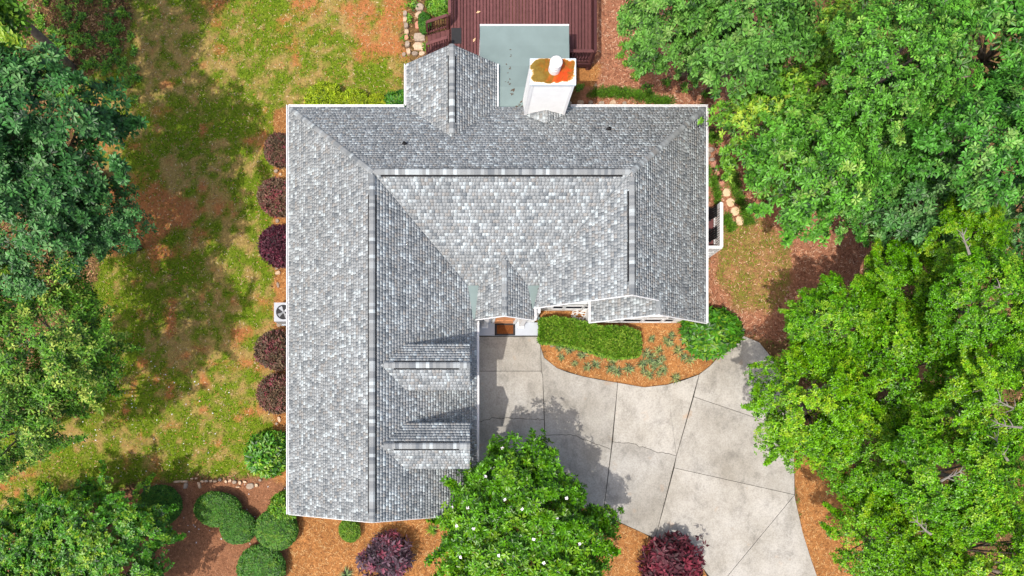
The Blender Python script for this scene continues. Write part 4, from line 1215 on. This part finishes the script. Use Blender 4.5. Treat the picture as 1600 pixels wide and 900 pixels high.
BL = {
    'box': [ball('foliage', 71 + k, 4200, 0.11, 0.06, 4, 0.25, 0.035, 0.05) for k in range(2)],
    'loro': [ball('foliage', 81 + k, 1900, 0.19, 0.07, 4, 0.35, 0.14, 0.3, tilt=(0.2, 1.2)) for k in range(2)],
    'sparse': [ball('foliage', 95 + k, 760, 0.24, 0.095, 5, 0.35, 0.34, 0.5, tilt=(0, 1.0)) for k in range(2)],
    'loose': [ball('foliage', 91 + k, 1500, 0.25, 0.10, 5, 0.35, 0.25, 0.36, tilt=(0, 0.8)) for k in range(2)],
}
SM = {}
def shrub(px, py, rpx, h, kind, mat, label, group, name, var=0, sy=1.0, zc=None):
    me = BL[kind][var % 2]; key = (me.name, mat)
    if key not in SM:
        m2 = me if len(me.materials) == 0 else me.copy(); m2.materials.clear(); m2.materials.append(M[mat]); SM[key] = m2
    z = h * 0.5 if zc is None else zc
    x, y, _ = W(px, py, z); rm = rpx * (HC - z) / FP
    t_ = thing(name, (x, y, 0), label, 'shrub', group)
    f = local('foliage', SM[key], None, t_, (0, 0, z), random.uniform(0, 6)); f.scale = (rm, rm * sy, h - z); f.rotation_euler[2] = 0 if sy != 1 else f.rotation_euler[2]
    mb = MB(); r = random.Random(int(px))
    for k in range(5):
        a = k * 1.26; mb.tube([(0.02*math.cos(a),0.02*math.sin(a),-0.05),(rm*.3*math.cos(a),rm*.3*math.sin(a),z*.7),(rm*.6*math.cos(a+.2),rm*.6*math.sin(a+.2),z+ (h-z)*.4)], [0.03,0.022,0.008], 6)
    local('stem', mb.mesh('stem'), M['bark'], t_)
    return t_
G1 = 'red loropetalum shrubs along the left wall'
shrub(438, 235, 25, 1.2, 'loro', 'leaf_redgreen', 'topmost reddish shrub along the left wall of the house', G1, 'loropetalum_shrub')
shrub(434, 307, 30, 1.3, 'loro', 'leaf_redgreen', 'reddish green shrub second from the top along the left wall', G1, 'loropetalum_shrub', 1)
shrub(438, 385, 32, 1.4, 'loro', 'leaf_red', 'deep burgundy round shrub above the air conditioning unit', G1, 'loropetalum_shrub')
shrub(434, 549, 32, 1.4, 'loro', 'leaf_redgreen', 'reddish green shrub just below the air conditioning unit', G1, 'loropetalum_shrub', 1)
shrub(433, 615, 30, 1.3, 'loro', 'leaf_redgreen', 'lowest reddish shrub along the left wall of the house', G1, 'loropetalum_shrub')
shrub(422, 707, 36, 1.4, 'loose', 'leaf_holly', 'glossy green shrub at the left wall above the stone edging', None, 'evergreen_shrub')
G2 = 'clipped shrubs in the brown bed'
shrub(372, 824, 27, 0.9, 'box', 'leaf_box', 'dark clipped ball shrub below the wide oval one', G2, 'clipped_shrub')
shrub(432, 827, 32, 1.0, 'box', 'leaf_box', 'bright clipped ball shrub beside the roof corner', G2, 'clipped_shrub', 1)
shrub(340, 795, 35, 0.95, 'box', 'leaf_box', 'wide oval clipped shrub under the stone edging', G2, 'clipped_shrub', 0, 0.78)
shrub(250, 790, 33, 1.0, 'box', 'leaf_box', 'dark round shrub touching the glossy evergreen at bottom left', G2, 'clipped_shrub', 1, 0.95)
shrub(409, 888, 36, 1.0, 'box', 'leaf_box', 'clipped ball shrub cut by the bottom edge', G2, 'clipped_shrub', 0)
shrub(446, 790, 22, 1.3, 'loose', 'leaf_gum', 'lime green loose shrub tucked under the lower left roof corner', None, 'evergreen_shrub', 1)
shrub(547, 828, 17, 0.6, 'loro', 'leaf_hedge', 'small olive green conifer shrub under the gable end', None, 'dwarf_conifer', 1, 1.05)
shrub(608, 870, 40, 1.5, 'sparse', 'leaf_purple', 'purple leaved shrub with pink tips on straw below the roof', None, 'purple_shrub', 0)
shrub(1047, 886, 50, 1.6, 'sparse', 'leaf_red', 'burgundy leaved shrub at the bottom edge of the driveway', None, 'burgundy_shrub', 1)
shrub(1113, 522, 45, 1.4, 'loose', 'leaf_holly', 'round glossy green shrub at the right front corner of the house', None, 'evergreen_shrub', 1, 0.85)
G3 = 'shrubs along the back wall'
shrub(508, 160, 30, 1.0, 'loro', 'leaf_yellow', 'round golden green shrub behind the back gutter', G3, 'golden_shrub', 0)
shrub(556, 163, 24, 0.9, 'loro', 'leaf_yellow', 'golden shrub second along the back gutter', G3, 'golden_shrub', 1)
shrub(590, 166, 18, 0.8, 'loro', 'leaf_yellow', 'smallest golden shrub along the back gutter', G3, 'golden_shrub', 0)
shrub(622, 163, 22, 0.9, 'loose', 'leaf_holly', 'dark green shrub in the corner by the rear gable', G3, 'evergreen_shrub', 1)
shrub(684, 8, 17, 0.7, 'loose', 'leaf_gum', 'bright green plant beside the deck railing above the steps', None, 'leafy_shrub', 0)
shrub(664, 37, 10, 0.4, 'loose', 'leaf_box', 'small green tuft at the foot of the deck steps', None, 'leafy_shrub', 1, 1.6)

# ---- clipped hedge in the front bed
hp = [(846,500),(868,497),(900,501),(935,512),(975,512),(998,519),(1000,536),(998,554),(965,557),(935,549),(905,540),(875,534),(846,532)]
hz = 0.75
hw = [W(x_, y_, hz)[:2] for x_, y_ in hp]
hcx = sum(p[0] for p in hw)/len(hw); hcy = sum(p[1] for p in hw)/len(hw)
rs = np.random.RandomState(8)
bx0, bx1 = min(p[0] for p in hw), max(p[0] for p in hw); by0, by1 = min(p[1] for p in hw), max(p[1] for p in hw)
qx = rs.uniform(bx0, bx1, 30000); qy = rs.uniform(by0, by1, 30000)
ok = inpoly(qx, qy, hw); qx, qy = qx[ok][:8500], qy[ok][:8500]
pos = [np.stack([qx, qy, hz + (fbm(qx*2, qy*2)-0.5)*0.16 - np.abs(rs.randn(len(qx)))*0.05], -1)]
axs = [np.tile([0, 0, 1.0], (len(qx), 1)) + rs.randn(len(qx), 3) * 0.4]
for i in range(len(hw)):
    a = np.array(hw[i]); b = np.array(hw[(i+1) % len(hw)]); n_ = int(np.linalg.norm(b-a) * 260)
    f = rs.rand(n_, 1); pp = a + (b-a) * f; nn = np.array([-(b-a)[1], (b-a)[0]]); nn = nn / np.linalg.norm(nn)
    if np.dot(nn, (a+b)/2 - np.array([hcx, hcy])) < 0: nn = -nn
    zz_ = rs.uniform(0.05, hz, n_); pp = pp + nn * (rs.randn(n_, 1) * 0.03 - 0.02)
    pos.append(np.concatenate([pp, zz_[:, None]], 1)); axs.append(np.concatenate([np.tile(nn, (n_, 1)), np.full((n_, 1), 0.4)], 1) + rs.randn(n_, 3) * 0.3)
pos = np.concatenate(pos); axs = np.concatenate(axs)
pos = pos - np.array([hcx, hcy, 0])
hue = np.clip(rs.rand(len(pos)) * 0.98 + (fbm(pos[:,0]*1.5, pos[:,1]*1.5)-0.5)*0.5, 0, 1)
hedge = thing('hedge', (hcx, hcy, 0), 'low clipped green hedge sweeping across the front bed', 'hedge')
local('foliage', leaves('foliage', pos, axs, 4, 0.15, 0.07, (0, 0.9), 0.1, rs, hue), M['leaf_hedge'], hedge)
mb = MB()
for k in range(14):
    f = k / 13; x_ = bx0 + 0.2 + (bx1 - bx0 - 0.4) * f - hcx; y_ = (by1 - 0.55 - f * 0.75) - hcy
    mb.tube([(x_, y_, -0.05), (x_+0.05, y_, 0.3), (x_+0.12, y_+0.1, 0.6)], [0.02, 0.015, 0.006], 5)
local('stems', mb.mesh('stems'), M['bark'], hedge)

# ---- strappy plants in the front bed and a spiky one at the bottom edge
def straps(name, seed, n, L, Wd, arch, spread=0.05):
    r = random.Random(seed); v = []; f = []; tone = []; hue = []
    for k in range(n):
        a = r.uniform(0, 6.28); el = r.uniform(0.25, 1.2); l = L * r.uniform(.6, 1.1); b = Vector((r.uniform(-spread,spread), r.uniform(-spread,spread), -0.01))
        d = Vector((math.cos(a), math.sin(a), 0)); s = Vector((-math.sin(a), math.cos(a), 0)) * Wd / 2
        p1 = b + d * l * 0.45 * math.cos(el) + Vector((0,0,l*0.5*math.sin(el))); p2 = b + d * l * math.cos(el*0.6) + Vector((0,0,max(0.02, l*0.55*math.sin(el)*arch)))
        i = len(v); v += [b - s*.6, b + s*.6, p1 + s, p1 - s, p2]
        f += [i,i+1,i+2,i+3, i+3,i+2,i+4]; tone += [r.random()]*2; h_ = r.random(); hue += [h_]*2
    st_ = []; k = 0
    for _ in range(n): st_ += [k, k+4]; k += 7
    return np_mesh(name, [tuple(p) for p in v], f, st_, {'tone': ('FACE','FLOAT',tone), 'hue': ('FACE','FLOAT',hue)})
lir = [straps('liriope', 100+k, 46, 0.34, 0.034, 0.6, 0.06) for k in range(3)]
for me_ in lir: me_.materials.append(M['leaf_strap'])
r = random.Random(6)
for X, Y in ((210,515),(235,590),(300,530),(340,640),(400,570),(440,665),(505,650),(545,565),(270,500),(640,625),(700,590),(670,700),(620,680),(760,680),(900,560),(870,640),(950,580),(1020,600),(880,705),(960,670),(1040,690),(1000,720),(930,620),(990,640),(925,725),(940,445),(1100,420),(1090,490),(1150,540),(1190,590),(1240,610),(1130,755),(1000,535),(1060,470)):
    x, y, _ = W(830 + X/5, 440 + Y/5, 0.05)
    o = link('liriope_clump', lir[r.randint(0, 2)], None, None, (x, y, -0.01)); o.rotation_euler[2] = r.uniform(0, 6.3); s_ = r.uniform(0.75, 1.2); o.scale = (s_, s_, s_)
    tag(o, 'small strappy liriope clump on orange straw between hedge and driveway curve', 'plant', 'liriope clumps in the front bed')
yc = straps('yucca', 140, 46, 0.55, 0.05, 1.2, 0.03); yc.materials.append(M['leaf_strap'])
x, y, _ = W(541, 899, 0.1); o = link('yucca_plant', yc, None, None, (x, y, 0)); tag(o, 'spiky pale striped plant on straw at the bottom edge', 'plant')
x, y, _ = W(676, 828, 0.1); o = link('grass_clump', straps('grass_clump', 150, 60, 0.4, 0.04, 0.8, 0.08), M['leaf_hedge'], None, (x, y, 0)); tag(o, 'olive grassy tuft on straw left of the magnolia', 'plant')

# ================================================================== SCATTER (uncountable ground cover)
rs = np.random.RandomState(77)
def bits(name, x, y, L, Wd, lift, cols, label, cat, mat, upright=0.0, z0=0.0):
    n = len(x); a = rs.rand(n) * 6.283; Li = L * rs.uniform(0.5, 1.3, n); Wi = Wd * rs.uniform(0.6, 1.3, n)
    d = np.stack([np.cos(a), np.sin(a)], -1); s = np.stack([-d[:, 1], d[:, 0]], -1)
    zg = (fbm(x * 1.5, y * 1.5, 4) - 0.5) * 0.05 - 0.03 + z0
    h = lift * rs.rand(n) + upright * rs.uniform(0.5, 1.2, n)
    p = np.stack([x, y], -1)
    hor = Li * (1 - 0.55 * (upright > 0))
    v = np.zeros((n, 4, 3))
    v[:, 0, :2] = p - s * Wi[:, None]/2; v[:, 1, :2] = p + s * Wi[:, None]/2
    v[:, 2, :2] = p + d * hor[:, None] + s * Wi[:, None]*0.3; v[:, 3, :2] = p + d * hor[:, None] - s * Wi[:, None]*0.3
    v[:, :2, 2] = (zg + 0.004)[:, None]; v[:, 2:, 2] = (zg + 0.008 + h)[:, None]
    if not upright: v[:, :2, 2] += (lift * rs.rand(n) * 0.6)[:, None]
    i4 = np.arange(n) * 4
    f = np.stack([i4, i4+1, i4+2, i4+3], 1)
    c_ = np.concatenate([cols, np.ones((n, 1))], 1)
    me_ = np_mesh(name, v.reshape(-1, 3), f, np.arange(n) * 4, {'col': ('FACE', 'FLOAT_COLOR', c_)})
    o = link(name, me_, mat); tag(o, label, cat, kind='stuff'); return o
def sample(n):
    return rs.uniform(-24.5, 30, n), rs.uniform(-9, 24, n)
inhouse = lambda x, y: ((x > xL+.2) & (x < 1.0) & (y > -3) & (y < 14.8)) | ((x > .9) & (x < 11) & (y > 6.5) & (y < 14.8)) | ((x > -2) & (x < 1.7) & (y > 14) & (y < 16.6)) | ((x > -0.1) & (x < 6.7) & (y > 14.5))
DRV = gpx([(746,522),(746,742),(853,767),(915,795),(1005,834),(1100,891),(1150,990),(1300,990),(1277,900),(1255,833),(1243,780),(1241,700),(1237,655),(1223,590),(1187,534),(1155,521),
     (1120,559),(1110,570),(1092,584),(1042,600),(1006,604),(965,597),(910,587),(870,574),(850,558),(846,544),(845,522)])
def pickc(n, pal, w):
    pal = np.array(pal); i = rs.choice(len(pal), n, p=np.array(w)/sum(w)); return pal[i] * rs.uniform(0.75, 1.25, (n, 1))
x, y = sample(520000)
free = ~inhouse(x, y) & ~inpoly(x, y, DRV)
x, y = x[free], y[free]
lawn, eg, straw, brown, chips, green, clay = ground_classes(x, y)
solid = straw | brown
gm = ((lawn & ~solid & (rs.rand(len(x)) < 0.12 + 0.75 * green * (1 - clay))) | (eg & ~solid & (rs.rand(len(x)) < 0.15 + 0.4 * green))) & (rs.rand(len(x)) < 0.85)
gxs, gys = x[gm], y[gm]; gg = green[gm][:, None]; k = rs.rand(len(gxs), 1)
gc = (np.array([0.125, 0.225, 0.008]) * gg + np.array([0.34, 0.27, 0.075]) * (1 - gg)) * (0.4 + 1.2 * k) + np.array([0.16, 0.13, 0.02]) * (rs.rand(len(gxs), 1) < 0.18)
bits('lawn_grass', gxs, gys, 0.17, 0.028, 0.0, gc, 'thin patchy lawn grass left of the house', 'grass', M['grass'], 0.05)
cm = chips & ~solid & ~(eg & (rs.rand(len(x)) < 0.6)) & (rs.rand(len(x)) < 0.75)
n = int(cm.sum())
bits('wood_chips', x[cm], y[cm], 0.13, 0.035, 0.04, pickc(n, [(0.46,0.23,0.13),(0.30,0.12,0.065),(0.58,0.38,0.25),(0.16,0.065,0.04),(0.38,0.16,0.09)], [3,3,1.6,2,3]), 'reddish wood chips and dry leaves right of and behind the house', 'wood chips', M['bits'])
sm = straw & (rs.rand(len(x)) < 0.9); n = int(sm.sum())
bits('pine_straw', x[sm], y[sm], 0.16, 0.016, 0.03, pickc(n, [(0.46,0.23,0.08),(0.35,0.15,0.05),(0.64,0.42,0.19),(0.17,0.07,0.03)], [3,3,1.4,2]), 'orange pine straw in the beds around the house', 'pine straw', M['bits'])
bm_ = brown & ~straw & (rs.rand(len(x)) < 0.5); n = int(bm_.sum())
bits('bark_mulch', x[bm_], y[bm_], 0.09, 0.02, 0.02, pickc(n, [(0.30,0.14,0.075),(0.22,0.095,0.05),(0.40,0.22,0.13),(0.13,0.055,0.03)], [3,3,1.2,1.6]), 'brown bark mulch in the lower left shrub bed', 'mulch', M['bits'])
lm = ~(lawn | eg | straw | brown | chips) & (rs.rand(len(x)) < np.where(x < -10, 0.7, 0.25)); n = int(lm.sum())
bits('leaf_floor', x[lm], y[lm], 0.14, 0.05, 0.05, pickc(n, [(0.22,0.125,0.05),(0.13,0.07,0.03),(0.36,0.22,0.11),(0.07,0.04,0.02),(0.09,0.16,0.02)], [3,3,1.8,2,1.8]), 'dry leaf litter on the woodland floor under the trees', 'leaf litter', M['bits'])
# dropped straw and clods on the lawn
lm = lawn & ~solid & (rs.rand(len(x)) < 0.10); n = int(lm.sum())
bits('dry_thatch', x[lm], y[lm], 0.10, 0.03, 0.015, pickc(n, [(0.42,0.30,0.16),(0.30,0.18,0.09),(0.42,0.17,0.07),(0.52,0.42,0.26)], [3,2,2,1]), 'dry thatch and clay crumbs lying through the lawn', 'thatch', M['bits'])
# low green ground cover: mondo grass bands and woodland weeds
def cover(name, blobs, n_per, L, Wd, mat, label, cat, per=5, tilt=(0.3, 1.0), z=0.02):
    ps = []
    for px, py, rx_, ry_ in blobs:
        q = rs.randn(n_per, 2) * 0.5; xx, yy, _ = W(px, py)
        ps.append(np.stack([xx + q[:, 0]*rx_*sc, yy + q[:, 1]*ry_*sc, np.full(n_per, z) + rs.rand(n_per)*0.05], -1))
    ps = np.concatenate(ps)
    me_ = leaves(name, ps, np.tile([0,0,1.0], (len(ps),1)) + rs.randn(len(ps),3)*0.3, per, L, Wd, tilt, 0.15, rs, rs.rand(len(ps))*0.8)
    tag(link(name, me_, M[mat]), label, cat, kind='stuff')
cover('mondo_grass', [(935,147,14,7),(955,145,14,7),(975,147,14,7),(995,150,16,7),(1015,156,16,6),(1035,160,14,5),(1112,215,7,10),(1135,258,9,10),(1142,275,8,12),(1148,292,7,12),(1155,312,7,10),(1164,330,8,10),(1168,345,7,7),(1115,285,4,14),(1120,305,4,14),(1135,345,6,10),(1142,355,5,6),(1104,270,4,10)],
      75, 0.2, 0.026, 'leaf_hedge', 'dark green mondo grass strips along the stepping stones and back bed', 'ground cover', 6)
wd = []
rr_ = random.Random(12)
for k in range(85): wd.append((rr_.uniform(60, 215), rr_.uniform(-5, 165) , rr_.uniform(4, 11), rr_.uniform(4, 9)))
for px, py, s_ in ((992,120,8),(978,100,5),(970,87,6),(1000,112,7),(990,75,7),(975,73,6),(1060,115,9),(1085,125,9),(1040,130,7),(1070,140,8),(1100,148,6),(1195,310,9),(1010,140,8),(645,8,8),(633,60,4),(665,74,5),(640,30,4),(905,137,5),(1109,287,4),(1330,340,8),(1350,330,8)):
    wd.append((px, py, s_, s_))
cover('woodland_weeds', wd, 16, 0.13, 0.07, 'leaf_gum', 'small green weeds scattered over the litter and wood chips', 'weeds', 4, (0, 0.6), 0.05)
# pale petals and specks dropped on the beds and lawn
n = 150; qx_ = rs.uniform(110, 460, n); qy_ = rs.uniform(560, 890, n); pp = [W(a, b)[:2] for a, b in zip(qx_, qy_)]
px_ = np.array([p[0] for p in pp]); py_ = np.array([p[1] for p in pp])
bits('fallen_petals', px_, py_, 0.055, 0.05, 0.02, np.full((n, 3), 0.75) * rs.uniform(.8, 1.1, (n, 1)), 'white fallen petals dotted over the lower lawn and brown bed', 'petals', M['bits'], 0.0, 0.012)
